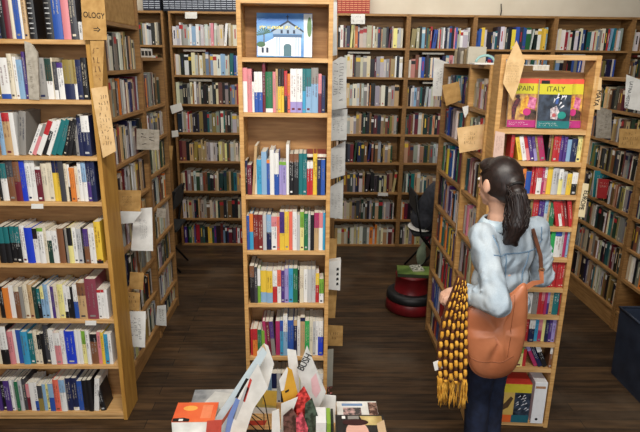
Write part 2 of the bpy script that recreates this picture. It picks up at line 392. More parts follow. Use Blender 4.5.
BOOKS = """left|-1.5626|-1.5384|2.156|0.0235|0.2481|0.0|k|0|
left|-1.5384|-1.5095|2.156|0.0284|0.2484|0.0|n|0|Navy book, 1st from left, top visible shelf, case under OLOGY sign
left|-1.5095|-1.4853|2.156|0.0235|0.2488|0.0|k|0|Black book, 2nd from left, top visible shelf, case under OLOGY sign
left|-1.4853|-1.4564|2.156|0.0284|0.2491|0.0|m|0|Maroon book, 3rd from left, top visible shelf, case under OLOGY sign
left|-1.4564|-1.4395|2.156|0.0163|0.2494|0.0|c|0|Cream book, 4th from left, top visible shelf, case under OLOGY sign
left|-1.4395|-1.4129|2.156|0.026|0.232|0.0|b|0|Blue book, 5th from left, top visible shelf, case under OLOGY sign
left|-1.4129|-1.3984|2.156|0.0139|0.2234|0.0|w|0|White book, 6th from left, top visible shelf, case under OLOGY sign
left|-1.3984|-1.3766|2.156|0.0212|0.2148|0.0|a|0|Tan book, 7th from left, top visible shelf, case under OLOGY sign
left|-1.3766|-1.3404|2.156|0.0357|0.2418|0.0|*|0|Plaid-spined black volume, 8th from left, top visible shelf, case under OLOGY sign
left|-1.292|-1.2532|2.156|0.0381|0.2429|0.0|*|0|Plaid-spined black volume, 9th from left, top visible shelf, case under OLOGY sign
left|-1.2532|-1.2096|2.156|0.043|0.2611|0.0|b|0|Blue book, 10th from left, top visible shelf, case under OLOGY sign
left|-1.2096|-1.1709|2.156|0.0382|0.2617|0.0|p|0|Pink book, 11th from left, top visible shelf, case under OLOGY sign
left|-1.1709|-1.1369|2.156|0.0333|0.2445|0.0|x|0|Charcoal book, 12th from left, top visible shelf, case under OLOGY sign
left|-1.1369|-1.1185|2.156|0.0178|0.0827|0.0|w|0|White book, 13th from left, top visible shelf, case under OLOGY sign
left|-1.5969|-1.572|1.868|0.0242|0.198|0.0|w|0|
left|-1.572|-1.5537|1.868|0.0178|0.1983|0.0|h|0|Olive book, 1st from left, second shelf down, case under OLOGY sign
left|-1.5537|-1.5015|1.868|0.0516|0.1987|0.0|wb-|0.12|White book with blue foot, 2nd from left, second shelf down, case under OLOGY sign
left|-1.5015|-1.4776|1.868|0.0233|0.218|0.0|c|0|Cream book, 3rd from left, second shelf down, case under OLOGY sign
left|-1.4776|-1.4602|1.868|0.0168|0.2041|0.0|w|0|White book, 4th from left, second shelf down, case under OLOGY sign
left|-1.4602|-1.4328|1.868|0.0268|0.1901|0.0|l|0|Light blue book, 5th from left, second shelf down, case under OLOGY sign
left|-1.4328|-1.4179|1.868|0.0143|0.2282|0.0|u|0|Purple book, 6th from left, second shelf down, case under OLOGY sign
left|-1.3656|-1.3222|1.868|0.0428|0.2008|0.0|g|0|Grey book, 7th from left, second shelf down, case under OLOGY sign
left|-1.3222|-1.2918|1.868|0.0298|0.1965|0.0|wd|0.55|White book with dark green top, 8th from left, second shelf down, case under OLOGY sign
left|-1.2918|-1.2833|1.868|0.0079|0.2015|0.0|c|0|Cream book, 9th from left, second shelf down, case under OLOGY sign
left|-1.2833|-1.2649|1.868|0.0179|0.1826|0.0|xw-|0.25|Charcoal book with white foot, 10th from left, second shelf down, case under OLOGY sign
left|-1.2649|-1.2364|1.868|0.0278|0.1781|0.0|wu|0.14|White book with purple top, 11th from left, second shelf down, case under OLOGY sign
left|-1.2364|-1.186|1.868|0.0498|0.1929|0.0|nh|0.6|Navy book with olive top, 12th from left, second shelf down, case under OLOGY sign
left|-1.186|-1.172|1.868|0.0134|0.1932|0.0|wh|0.6|White book with olive top, 13th from left, second shelf down, case under OLOGY sign
left|-1.172|-1.1436|1.868|0.0279|0.1935|0.0|n|0|Navy book, 14th from left, second shelf down, case under OLOGY sign
left|-1.1436|-1.1156|1.868|0.0274|0.2033|0.0|k|0|Black book, 15th from left, second shelf down, case under OLOGY sign
left|-1.6252|-1.5996|1.582|0.025|0.2162|0.0|w|0|
left|-1.5996|-1.573|1.582|0.026|0.2165|0.0|l|0|Light blue book, 1st from left, third shelf down, case under OLOGY sign
left|-1.573|-1.5341|1.582|0.0383|0.2168|0.0|ar|0.2|Tan book with red top, 2nd from left, third shelf down, case under OLOGY sign
left|-1.5341|-1.5106|1.582|0.0229|0.2172|0.0|w|0|White book, 3rd from left, third shelf down, case under OLOGY sign
left|-1.5106|-1.4748|1.582|0.035|0.2241|7.0|g|0|Leaning grey book, 4th from left, third shelf down, case under OLOGY sign
left|-1.4666|-1.4451|1.582|0.0187|0.1696|26.0|w|0|Leaning white book, 5th from left, third shelf down, case under OLOGY sign
left|-1.4451|-1.4225|1.582|0.0197|0.1755|26.0|pg|0.4|Leaning pink book with grey top, 6th from left, third shelf down, case under OLOGY sign
left|-1.4225|-1.3949|1.582|0.0245|0.191|25.0|wr|0.4|Leaning white book with red top, 7th from left, third shelf down, case under OLOGY sign
left|-1.3949|-1.3703|1.582|0.0219|0.1898|24.0|kw|0.3|Leaning black book with white top, 8th from left, third shelf down, case under OLOGY sign
left|-1.3703|-1.3487|1.582|0.0192|0.1941|23.0|w|0|Leaning white book, 9th from left, third shelf down, case under OLOGY sign
left|-1.3487|-1.3231|1.582|0.0232|0.1929|22.0|t|0|Leaning teal book, 10th from left, third shelf down, case under OLOGY sign
left|-1.3231|-1.2923|1.582|0.0281|0.1919|21.0|t|0|Leaning teal book, 11th from left, third shelf down, case under OLOGY sign
left|-1.282|-1.2646|1.582|0.0162|0.1867|16.0|k|0|Leaning black book, 12th from left, third shelf down, case under OLOGY sign
left|-1.2646|-1.241|1.582|0.0222|0.1913|15.0|k|0|Leaning black book, 13th from left, third shelf down, case under OLOGY sign
left|-1.241|-1.2179|1.582|0.022|0.2097|12.0|k|0|Leaning black book, 14th from left, third shelf down, case under OLOGY sign
left|-1.2122|-1.1968|1.582|0.0148|0.1903|0.0|g|0|Grey book, 15th from left, third shelf down, case under OLOGY sign
left|-1.1968|-1.1732|1.582|0.023|0.1955|0.0|n|0|Navy book, 16th from left, third shelf down, case under OLOGY sign
left|-1.1732|-1.1315|1.582|0.041|0.2059|0.0|nw|0.4|Navy book with white top, 17th from left, third shelf down, case under OLOGY sign
left|-1.6673|-1.6411|1.338|0.0256|0.2094|0.0|k|0|
left|-1.6411|-1.626|1.338|0.0146|0.2096|0.0|k|0|Black book, 1st from left, fourth shelf down, case under OLOGY sign
left|-1.626|-1.5909|1.338|0.0345|0.1993|0.0|wt|0.4|White book with teal top, 2nd from left, fourth shelf down, case under OLOGY sign
left|-1.5909|-1.5521|1.338|0.0382|0.2154|0.0|zx|0.4|Brown book with charcoal top, 3rd from left, fourth shelf down, case under OLOGY sign
left|-1.5521|-1.5175|1.338|0.034|0.2105|0.0|mz|0.5|Maroon book with brown top, 4th from left, fourth shelf down, case under OLOGY sign
left|-1.5175|-1.4934|1.338|0.0235|0.216|0.0|B|0|Bright blue book, 5th from left, fourth shelf down, case under OLOGY sign
left|-1.4934|-1.4672|1.338|0.0256|0.2162|0.0|w|0|White book, 6th from left, fourth shelf down, case under OLOGY sign
left|-1.4672|-1.4399|1.338|0.0267|0.2165|0.0|w|0|White book, 7th from left, fourth shelf down, case under OLOGY sign
left|-1.4399|-1.4106|1.338|0.0288|0.1851|0.0|mw|0.08|Maroon book with white top, 8th from left, fourth shelf down, case under OLOGY sign
left|-1.4106|-1.3791|1.338|0.0309|0.2012|0.0|c|0|Cream book, 9th from left, fourth shelf down, case under OLOGY sign
left|-1.3791|-1.3528|1.338|0.0257|0.2067|0.0|c|0|Cream book, 10th from left, fourth shelf down, case under OLOGY sign
left|-1.3528|-1.3339|1.338|0.0183|0.2174|0.0|yn|0.3|Yellow book with navy top, 11th from left, fourth shelf down, case under OLOGY sign
left|-1.3339|-1.316|1.338|0.0173|0.2176|0.0|yn|0.3|Yellow book with navy top, 12th from left, fourth shelf down, case under OLOGY sign
left|-1.316|-1.2898|1.338|0.0257|0.2178|0.0|x|0|Charcoal book, 13th from left, fourth shelf down, case under OLOGY sign
left|-1.2898|-1.275|1.338|0.0141|0.2022|0.0|c|0|Cream book, 14th from left, fourth shelf down, case under OLOGY sign
left|-1.275|-1.2619|1.338|0.0125|0.1971|0.0|kw|0.6|Black book with white top, 15th from left, fourth shelf down, case under OLOGY sign
left|-1.2619|-1.2372|1.338|0.0241|0.1814|0.0|o|0|Orange book, 16th from left, fourth shelf down, case under OLOGY sign
left|-1.2372|-1.2214|1.338|0.0152|0.1868|0.0|c|0|Cream book, 17th from left, fourth shelf down, case under OLOGY sign
left|-1.2214|-1.2025|1.338|0.0183|0.2081|0.0|w|0|White book, 18th from left, fourth shelf down, case under OLOGY sign
left|-1.2025|-1.1777|1.338|0.0241|0.2083|0.0|wl|0.5|White book with light blue top, 19th from left, fourth shelf down, case under OLOGY sign
left|-1.1777|-1.1546|1.338|0.0226|0.2138|0.0|un|0.5|Purple book with navy top, 20th from left, fourth shelf down, case under OLOGY sign
left|-1.1546|-1.1288|1.338|0.0252|0.214|0.0|n|0|Navy book, 21st from left, fourth shelf down, case under OLOGY sign
left|-1.7149|-1.6879|0.989|0.0264|0.206|0.0|kt|0.45|
left|-1.6879|-1.6516|0.989|0.0356|0.2062|0.0|kt|0.45|Black book with teal top, 1st from left, fifth shelf down, case under OLOGY sign
left|-1.6516|-1.6229|0.989|0.0281|0.2064|0.0|kt|0.45|Black book with teal top, 2nd from left, fifth shelf down, case under OLOGY sign
left|-1.6229|-1.5959|0.989|0.0265|0.2066|0.0|kt|0.45|Black book with teal top, 3rd from left, fifth shelf down, case under OLOGY sign
left|-1.5959|-1.5688|0.989|0.0265|0.2068|0.0|kt|0.45|Black book with teal top, 4th from left, fifth shelf down, case under OLOGY sign
left|-1.5688|-1.5407|0.989|0.0276|0.2126|0.0|w|0|White book, 5th from left, fifth shelf down, case under OLOGY sign
left|-1.5407|-1.4984|0.989|0.0417|0.2016|0.0|B|0|Bright blue book, 6th from left, fifth shelf down, case under OLOGY sign
left|-1.4984|-1.4713|0.989|0.0265|0.1963|0.0|wk|0.3|White book with black top, 7th from left, fifth shelf down, case under OLOGY sign
left|-1.4713|-1.4388|0.989|0.0319|0.2021|0.0|wG|0.1|White book with lime green top, 8th from left, fifth shelf down, case under OLOGY sign
left|-1.4388|-1.4236|0.989|0.0146|0.2023|0.0|c|0|Cream book, 9th from left, fifth shelf down, case under OLOGY sign
left|-1.4236|-1.3981|0.989|0.0249|0.1855|0.0|dw|0.3|Dark green book with white top, 10th from left, fifth shelf down, case under OLOGY sign
left|-1.3981|-1.3682|0.989|0.0292|0.1857|0.0|w|0|White book, 11th from left, fifth shelf down, case under OLOGY sign
left|-1.3682|-1.334|0.989|0.0336|0.1972|0.0|z|0|Brown book, 12th from left, fifth shelf down, case under OLOGY sign
left|-1.334|-1.3248|0.989|0.0086|0.1917|0.0|k|0|Black book, 13th from left, fifth shelf down, case under OLOGY sign
left|-1.3248|-1.3128|0.989|0.0113|0.1918|0.0|g|0|Grey book, 14th from left, fifth shelf down, case under OLOGY sign
left|-1.3128|-1.2868|0.989|0.0255|0.2032|0.0|qk|0.5|Lemon book with black top, 15th from left, fifth shelf down, case under OLOGY sign
left|-1.2868|-1.265|0.989|0.0211|0.2034|0.0|w|0|White book, 16th from left, fifth shelf down, case under OLOGY sign
left|-1.265|-1.2378|0.989|0.0266|0.1979|0.0|s|0|Pale grey book, 17th from left, fifth shelf down, case under OLOGY sign
left|-1.2378|-1.2259|0.989|0.0114|0.2037|0.0|k|0|Black book, 18th from left, fifth shelf down, case under OLOGY sign
left|-1.2259|-1.1998|0.989|0.0255|0.1982|0.0|zu|0.5|Brown book with purple top, 19th from left, fifth shelf down, case under OLOGY sign
left|-1.1998|-1.1835|0.989|0.0157|0.204|0.0|w|0|White book, 20th from left, fifth shelf down, case under OLOGY sign
left|-1.1835|-1.1661|0.989|0.0168|0.2041|0.0|w|0|White book, 21st from left, fifth shelf down, case under OLOGY sign
left|-1.1661|-1.1312|0.989|0.0342|0.238|0.0|yk-|0.07|Yellow book with black foot, 22nd from left, fifth shelf down, case under OLOGY sign
left|-1.7764|-1.7541|0.655|0.0217|0.1912|0.0|c|0|
left|-1.7541|-1.7374|0.655|0.0161|0.1913|0.0|c|0|
left|-1.7374|-1.7068|0.655|0.0301|0.1914|0.0|k|0|Black book, 1st from left, sixth shelf down, case under OLOGY sign
left|-1.7068|-1.6772|0.655|0.029|0.1856|0.0|o|0|Orange book, 2nd from left, sixth shelf down, case under OLOGY sign
left|-1.6772|-1.6482|0.655|0.0284|0.1977|0.0|w|0|White book, 3rd from left, sixth shelf down, case under OLOGY sign
left|-1.6482|-1.6169|0.655|0.0306|0.1919|0.0|zc|0.15|Brown book with cream top, 4th from left, sixth shelf down, case under OLOGY sign
left|-1.6169|-1.598|0.655|0.0184|0.192|0.0|g|0|Grey book, 5th from left, sixth shelf down, case under OLOGY sign
left|-1.598|-1.57|0.655|0.0273|0.2041|0.0|c|0|Cream book, 6th from left, sixth shelf down, case under OLOGY sign
left|-1.57|-1.5432|0.655|0.0262|0.2043|0.0|a|0|Tan book, 7th from left, sixth shelf down, case under OLOGY sign
left|-1.5432|-1.5226|0.655|0.0201|0.1924|0.0|d|0|Dark green book, 8th from left, sixth shelf down, case under OLOGY sign
left|-1.5226|-1.5052|0.655|0.0167|0.1805|0.0|kt|0.5|Black book with teal top, 9th from left, sixth shelf down, case under OLOGY sign
left|-1.5052|-1.4862|0.655|0.0184|0.1926|0.0|lq|0.4|Light blue book with lemon top, 10th from left, sixth shelf down, case under OLOGY sign
left|-1.4862|-1.4605|0.655|0.0251|0.2047|0.0|l|0|Light blue book, 11th from left, sixth shelf down, case under OLOGY sign
left|-1.4605|-1.446|0.655|0.0139|0.1988|0.0|w|0|White book, 12th from left, sixth shelf down, case under OLOGY sign
left|-1.446|-1.4275|0.655|0.0179|0.1929|0.0|u|0|Purple book, 13th from left, sixth shelf down, case under OLOGY sign
left|-1.4275|-1.408|0.655|0.019|0.199|0.0|c|0|Cream book, 14th from left, sixth shelf down, case under OLOGY sign
left|-1.408|-1.3766|0.655|0.0307|0.2052|0.0|q|0|Lemon book, 15th from left, sixth shelf down, case under OLOGY sign
left|-1.3766|-1.3576|0.655|0.0184|0.1993|0.0|wk-|0.2|White book with black foot, 16th from left, sixth shelf down, case under OLOGY sign
left|-1.3576|-1.3352|0.655|0.0218|0.1934|0.0|kw|0.4|Black book with white top, 17th from left, sixth shelf down, case under OLOGY sign
left|-1.3352|-1.3218|0.655|0.0128|0.1935|0.0|k|0|Black book, 18th from left, sixth shelf down, case under OLOGY sign
left|-1.3218|-1.296|0.655|0.0252|0.2056|0.0|bw|0.5|Blue book with white top, 19th from left, sixth shelf down, case under OLOGY sign
left|-1.296|-1.25|0.655|0.0453|0.2177|0.0|az|0.35|Tan book with brown top, 20th from left, sixth shelf down, case under OLOGY sign
left|-1.25|-1.1873|0.655|0.0622|0.2419|0.0|R|0|Thick rose book, 21st from left, sixth shelf down, case under OLOGY sign
left|-1.1873|-1.1671|0.655|0.0196|0.1763|0.0|wr|0.1|White book with red top, 22nd from left, sixth shelf down, case under OLOGY sign
left|-1.1671|-1.1485|0.655|0.0179|0.1764|0.0|wr|0.1|White book with red top, 23rd from left, sixth shelf down, case under OLOGY sign
left|-1.1485|-1.1317|0.655|0.0162|0.1764|0.0|w|0|White book, 24th from left, sixth shelf down, case under OLOGY sign
left|-1.8151|-1.7922|0.364|0.0223|0.213|0.0|w|0|
left|-1.7922|-1.7693|0.364|0.0223|0.2131|0.0|c|0|Cream book, 1st from left, seventh shelf down, case under OLOGY sign
left|-1.7693|-1.7247|0.364|0.044|0.2383|0.0|kw|0.6|Black book with white top, 2nd from left, seventh shelf down, case under OLOGY sign
left|-1.7247|-1.695|0.364|0.0292|0.2071|0.0|p|0|Pink book, 3rd from left, seventh shelf down, case under OLOGY sign
left|-1.695|-1.6766|0.364|0.0177|0.2134|0.0|w|0|White book, 4th from left, seventh shelf down, case under OLOGY sign
left|-1.6766|-1.6469|0.364|0.0292|0.2135|0.0|b|0|Blue book, 5th from left, seventh shelf down, case under OLOGY sign
left|-1.6469|-1.6091|0.364|0.0372|0.2074|0.0|T|0|Turquoise book, 6th from left, seventh shelf down, case under OLOGY sign
left|-1.6091|-1.5804|0.364|0.0281|0.1949|0.0|t|0|Teal book, 7th from left, seventh shelf down, case under OLOGY sign
left|-1.5804|-1.5575|0.364|0.0223|0.2076|0.0|c|0|Cream book, 8th from left, seventh shelf down, case under OLOGY sign
left|-1.5575|-1.5374|0.364|0.0195|0.1887|0.0|ck|0.5|Cream book with black top, 9th from left, seventh shelf down, case under OLOGY sign
left|-1.5374|-1.5185|0.364|0.0183|0.1951|0.0|k|0|Black book, 10th from left, seventh shelf down, case under OLOGY sign
left|-1.5185|-1.4887|0.364|0.0292|0.2455|0.0|x|0|Charcoal book, 11th from left, seventh shelf down, case under OLOGY sign
left|-1.4887|-1.46|0.364|0.0281|0.2205|0.0|w|0|White book, 12th from left, seventh shelf down, case under OLOGY sign
left|-1.46|-1.4255|0.364|0.0338|0.2018|0.0|pw|0.4|Pink book with white top, 13th from left, seventh shelf down, case under OLOGY sign
left|-1.4255|-1.4014|0.364|0.0235|0.2145|0.0|w|0|White book, 14th from left, seventh shelf down, case under OLOGY sign
left|-1.4014|-1.3451|0.364|0.0557|0.2083|0.0|B|0|Bright blue book, 15th from left, seventh shelf down, case under OLOGY sign
left|-1.3451|-1.3256|0.364|0.0189|0.2148|0.0|w|0|White book, 16th from left, seventh shelf down, case under OLOGY sign
left|-1.3256|-1.3049|0.364|0.0201|0.2148|0.0|w|0|White book, 17th from left, seventh shelf down, case under OLOGY sign
left|-1.3049|-1.2807|0.364|0.0235|0.2086|0.0|qG|0.4|Lemon book with lime green top, 18th from left, seventh shelf down, case under OLOGY sign
left|-1.2807|-1.2589|0.364|0.0213|0.215|0.0|w|0|White book, 19th from left, seventh shelf down, case under OLOGY sign
left|-1.2589|-1.2186|0.364|0.0397|0.1899|0.0|zk|0.25|Brown book with black top, 20th from left, seventh shelf down, case under OLOGY sign
left|-1.2186|-1.1967|0.364|0.0213|0.2026|0.0|p|0|Pink book, 21st from left, seventh shelf down, case under OLOGY sign
left|-1.1967|-1.1794|0.364|0.0167|0.2027|0.0|y|0|Yellow book, 22nd from left, seventh shelf down, case under OLOGY sign
left|-1.1794|-1.1553|0.364|0.0236|0.1901|0.0|T|0|Turquoise book, 23rd from left, seventh shelf down, case under OLOGY sign
left|-1.1553|-1.1357|0.364|0.019|0.1965|0.0|w|0|White book, 24th from left, seventh shelf down, case under OLOGY sign
left|-1.8567|-1.8332|0.051|0.0229|0.1961|0.0|u|0|
left|-1.8332|-1.8132|0.051|0.0194|0.1961|0.0|u|0|Purple book, 1st from left, bottom shelf, case under OLOGY sign
left|-1.8132|-1.7891|0.051|0.0235|0.1962|0.0|k|0|Black book, 2nd from left, bottom shelf, case under OLOGY sign
left|-1.7891|-1.7586|0.051|0.03|0.2029|0.0|u|0|Purple book, 3rd from left, bottom shelf, case under OLOGY sign
left|-1.7586|-1.7415|0.051|0.0165|0.2029|0.0|w|0|White book, 4th from left, bottom shelf, case under OLOGY sign
left|-1.7415|-1.7274|0.051|0.0135|0.203|0.0|s|0|Pale grey book, 5th from left, bottom shelf, case under OLOGY sign
left|-1.7274|-1.708|0.051|0.0188|0.1963|0.0|e|0|Green book, 6th from left, bottom shelf, case under OLOGY sign
left|-1.708|-1.6862|0.051|0.0212|0.203|0.0|s|0|Pale grey book, 7th from left, bottom shelf, case under OLOGY sign
left|-1.6862|-1.6674|0.051|0.0182|0.2097|0.0|x|0|Charcoal book, 8th from left, bottom shelf, case under OLOGY sign
left|-1.6674|-1.645|0.051|0.0218|0.1764|0.0|mp|0.5|Maroon book with pink top, 9th from left, bottom shelf, case under OLOGY sign
left|-1.645|-1.6185|0.051|0.0259|0.1898|0.0|w|0|White book, 10th from left, bottom shelf, case under OLOGY sign
left|-1.6185|-1.5979|0.051|0.02|0.1899|0.0|wb-|0.35|White book with blue foot, 11th from left, bottom shelf, case under OLOGY sign
left|-1.5979|-1.5697|0.051|0.0277|0.1699|0.0|hx|0.5|Olive book with charcoal top, 12th from left, bottom shelf, case under OLOGY sign
left|-1.5697|-1.5508|0.051|0.0183|0.1766|0.0|l|0|Light blue book, 13th from left, bottom shelf, case under OLOGY sign
left|-1.5508|-1.5319|0.051|0.0183|0.1767|0.0|q|0|Lemon book, 14th from left, bottom shelf, case under OLOGY sign
left|-1.5319|-1.5025|0.051|0.0289|0.1834|0.0|bl|0.5|Blue book with light blue top, 15th from left, bottom shelf, case under OLOGY sign
left|-1.5025|-1.4683|0.051|0.0336|0.2101|0.0|S|0|Coral book, 16th from left, bottom shelf, case under OLOGY sign
left|-1.4683|-1.4329|0.051|0.0348|0.2102|0.0|wl|0.4|White book with light blue top, 17th from left, bottom shelf, case under OLOGY sign
left|-1.4329|-1.3998|0.051|0.0324|0.2169|0.0|n|0|Navy book, 18th from left, bottom shelf, case under OLOGY sign
left|-1.3998|-1.3668|0.051|0.0325|0.217|0.0|nw-|0.1|Navy book with white foot, 19th from left, bottom shelf, case under OLOGY sign
left|-1.3668|-1.3373|0.051|0.0289|0.1971|0.0|b|0|Blue book, 20th from left, bottom shelf, case under OLOGY sign
left|-1.3373|-1.3077|0.051|0.0289|0.2038|0.0|k|0|Black book, 21st from left, bottom shelf, case under OLOGY sign
left|-1.3077|-1.2782|0.051|0.0289|0.2106|0.0|k|0|Black book, 22nd from left, bottom shelf, case under OLOGY sign
left|-1.2782|-1.2498|0.051|0.0276|0.2185|6.0|w|0|Leaning white book, 23rd from left, bottom shelf, case under OLOGY sign
left|-1.238|-1.2055|0.051|0.0316|0.1655|-8.0|k|0|Leaning black book, 24th from left, bottom shelf, case under OLOGY sign
centre|-0.3558|-0.3284|1.81|0.0268|0.2214|0.0|wp|0.3|White book with pink top, 1st from left, first shelf below the church picture
centre|-0.3284|-0.3041|1.81|0.0237|0.2168|0.0|p|0|Pink book, 2nd from left, first shelf below the church picture
centre|-0.3041|-0.2928|1.81|0.0108|0.153|0.0|w|0|White book, 3rd from left, first shelf below the church picture
centre|-0.2928|-0.2721|1.81|0.0201|0.2025|0.0|bw|0.5|Blue book with white top, 4th from left, first shelf below the church picture
centre|-0.2721|-0.2509|1.81|0.0206|0.2027|0.0|bw|0.5|Blue book with white top, 5th from left, first shelf below the church picture
centre|-0.2509|-0.2349|1.81|0.0154|0.2518|0.0|m|0|Maroon book, 6th from left, first shelf below the church picture
centre|-0.2349|-0.1976|1.81|0.0366|0.2033|0.0|ew-|0.1|Green book with white foot, 7th from left, first shelf below the church picture
centre|-0.1976|-0.1821|1.81|0.0149|0.2036|0.0|p|0|Pink book, 8th from left, first shelf below the church picture
centre|-0.1821|-0.1707|1.81|0.0108|0.2184|0.0|a|0|Tan book, 9th from left, first shelf below the church picture
centre|-0.1707|-0.1552|1.81|0.0149|0.2186|0.0|yk|0.4|Yellow book with black top, 10th from left, first shelf below the church picture
centre|-0.1552|-0.1396|1.81|0.0149|0.2187|0.0|yk|0.4|Yellow book with black top, 11th from left, first shelf below the church picture
centre|-0.1396|-0.1226|1.81|0.0165|0.2091|0.0|kr|0.6|Black book with red top, 12th from left, first shelf below the church picture
centre|-0.1226|-0.1081|1.81|0.0139|0.1946|0.0|So|0.5|Coral book with orange top, 13th from left, first shelf below the church picture
centre|-0.1081|-0.0775|1.81|0.03|0.2194|0.0|vw|0.75|Lavender book with white top, 14th from left, first shelf below the church picture
centre|-0.0775|-0.0454|1.81|0.0315|0.2197|0.0|vw|0.75|Lavender book with white top, 15th from left, first shelf below the church picture
centre|-0.0454|-0.0288|1.81|0.016|0.22|0.0|Tt|0.5|Turquoise book with teal top, 16th from left, first shelf below the church picture
centre|-0.0288|-0.0008|1.81|0.0274|0.2202|0.0|lt|0.4|Light blue book with teal top, 17th from left, first shelf below the church picture
centre|-0.0008|0.0356|1.81|0.0357|0.2255|0.0|lg|0.35|Light blue book with grey top, 18th from left, first shelf below the church picture
centre|0.0356|0.0527|1.81|0.0165|0.1963|0.0|mp|0.5|Maroon book with pink top, 19th from left, first shelf below the church picture
centre|0.0527|0.0719|1.81|0.0186|0.1867|0.0|n|0|Navy book, 20th from left, first shelf below the church picture
centre|-0.3528|-0.3388|1.371|0.0134|0.1841|0.0|kn|0.4|Black book with navy top, 1st from left, second shelf below the church picture
centre|-0.3388|-0.3162|1.371|0.022|0.1627|0.0|m|0|Maroon book, 2nd from left, second shelf below the church picture
centre|-0.3162|-0.3021|1.371|0.0134|0.265|4.0|a|0|Leaning tan book, 3rd from left, second shelf below the church picture
centre|-0.3021|-0.2892|1.371|0.0123|0.1899|0.0|c|0|Cream book, 4th from left, second shelf below the church picture
centre|-0.2892|-0.2633|1.371|0.0253|0.1901|0.0|T|0|Turquoise book, 5th from left, second shelf below the church picture
centre|-0.2633|-0.2353|1.371|0.0274|0.233|0.0|l|0|Light blue book, 6th from left, second shelf below the church picture
centre|-0.2353|-0.2186|1.371|0.0161|0.1905|0.0|bo|0.1|Blue book with orange top, 7th from left, second shelf below the church picture
centre|-0.2186|-0.1954|1.371|0.0226|0.2441|0.0|w|0|White book, 8th from left, second shelf below the church picture
centre|-0.1954|-0.17|1.371|0.0248|0.2283|0.0|bw|0.5|Blue book with white top, 9th from left, second shelf below the church picture
centre|-0.17|-0.1527|1.371|0.0167|0.1804|0.0|vG|0.1|Lavender book with lime green top, 10th from left, second shelf below the church picture
centre|-0.1527|-0.1316|1.371|0.0205|0.1805|0.0|vG|0.1|Lavender book with lime green top, 11th from left, second shelf below the church picture
centre|-0.1316|-0.1154|1.371|0.0156|0.2713|0.0|w|0|White book, 12th from left, second shelf below the church picture
centre|-0.1154|-0.0917|1.371|0.0232|0.2237|0.0|kz|0.2|Black book with brown top, 13th from left, second shelf below the church picture
centre|-0.0917|-0.0646|1.371|0.0264|0.224|0.0|kz|0.2|Black book with brown top, 14th from left, second shelf below the church picture
centre|-0.0646|-0.0435|1.371|0.0205|0.2242|0.0|t|0|Teal book, 15th from left, second shelf below the church picture
centre|-0.0435|-0.0203|1.371|0.0227|0.2244|0.0|t|0|Teal book, 16th from left, second shelf below the church picture
centre|-0.0203|-0.0051|1.371|0.0145|0.1817|0.0|rw|0.2|Red book with white top, 17th from left, second shelf below the church picture
centre|-0.0051|0.0122|1.371|0.0167|0.1818|0.0|rw|0.2|Red book with white top, 18th from left, second shelf below the church picture
centre|0.0122|0.0349|1.371|0.0221|0.2249|0.0|y|0|Yellow book, 19th from left, second shelf below the church picture
centre|0.0349|0.0549|1.371|0.0194|0.1929|0.0|n|0|Navy book, 20th from left, second shelf below the church picture
centre|0.0549|0.0771|1.371|0.0216|0.1931|0.0|b|0|Blue book, 21st from left, second shelf below the church picture
centre|-0.3528|-0.3356|1.054|0.0166|0.1971|0.0|b|0|Blue book, 1st from left, third shelf below the church picture
centre|-0.3356|-0.3145|1.054|0.0205|0.2086|0.0|To|0.5|Turquoise book with orange top, 2nd from left, third shelf below the church picture
centre|-0.3145|-0.2867|1.054|0.0272|0.2032|0.0|M|0|Dark red book, 3rd from left, third shelf below the church picture
centre|-0.2867|-0.2612|1.054|0.0249|0.2034|0.0|M|0|Dark red book, 4th from left, third shelf below the church picture
centre|-0.2612|-0.2412|1.054|0.0194|0.2035|0.0|s|0|Pale grey book, 5th from left, third shelf below the church picture
centre|-0.2412|-0.2145|1.054|0.0261|0.2037|0.0|nl|0.5|Navy book with light blue top, 6th from left, third shelf below the church picture
centre|-0.2145|-0.1845|1.054|0.0294|0.1925|0.0|wp|0.3|White book with pink top, 7th from left, third shelf below the church picture
centre|-0.1845|-0.1689|1.054|0.015|0.1927|0.0|S|0|Coral book, 8th from left, third shelf below the church picture
centre|-0.1689|-0.1422|1.054|0.0261|0.2212|0.0|yu|0.55|Yellow book with purple top, 9th from left, third shelf below the church picture
centre|-0.1422|-0.1178|1.054|0.0239|0.2214|0.0|y|0|Yellow book, 10th from left, third shelf below the church picture
centre|-0.1178|-0.0977|1.054|0.0194|0.2216|0.0|S|0|Coral book, 11th from left, third shelf below the church picture
centre|-0.0977|-0.0744|1.054|0.0228|0.2218|0.0|w|0|White book, 12th from left, third shelf below the church picture
centre|-0.0744|-0.0565|1.054|0.0172|0.2049|0.0|s|0|Pale grey book, 13th from left, third shelf below the church picture
centre|-0.0565|-0.0354|1.054|0.0206|0.2221|0.0|qG|0.4|Lemon book with lime green top, 14th from left, third shelf below the church picture
centre|-0.0354|-0.012|1.054|0.0228|0.2109|0.0|e|0|Green book, 15th from left, third shelf below the church picture
centre|-0.012|0.0003|1.054|0.0117|0.211|0.0|s|0|Pale grey book, 16th from left, third shelf below the church picture
centre|0.0003|0.0214|1.054|0.0206|0.2055|0.0|k|0|Black book, 17th from left, third shelf below the church picture
centre|0.0214|0.0471|1.054|0.025|0.217|0.0|aP|0.4|Tan book with magenta top, 18th from left, third shelf below the church picture
centre|0.0471|0.0694|1.054|0.0217|0.2172|0.0|wp|0.4|White book with pink top, 19th from left, third shelf below the church picture
centre|0.0694|0.0828|1.054|0.0128|0.2173|0.0|T|0|Turquoise book, 20th from left, third shelf below the church picture
centre|-0.3403|-0.3146|0.734|0.0251|0.2255|0.0|kz|0.3|Black book with brown top, 1st from left, fourth shelf below the church picture
centre|-0.3146|-0.2969|0.734|0.0171|0.2196|0.0|x|0|Charcoal book, 2nd from left, fourth shelf below the church picture
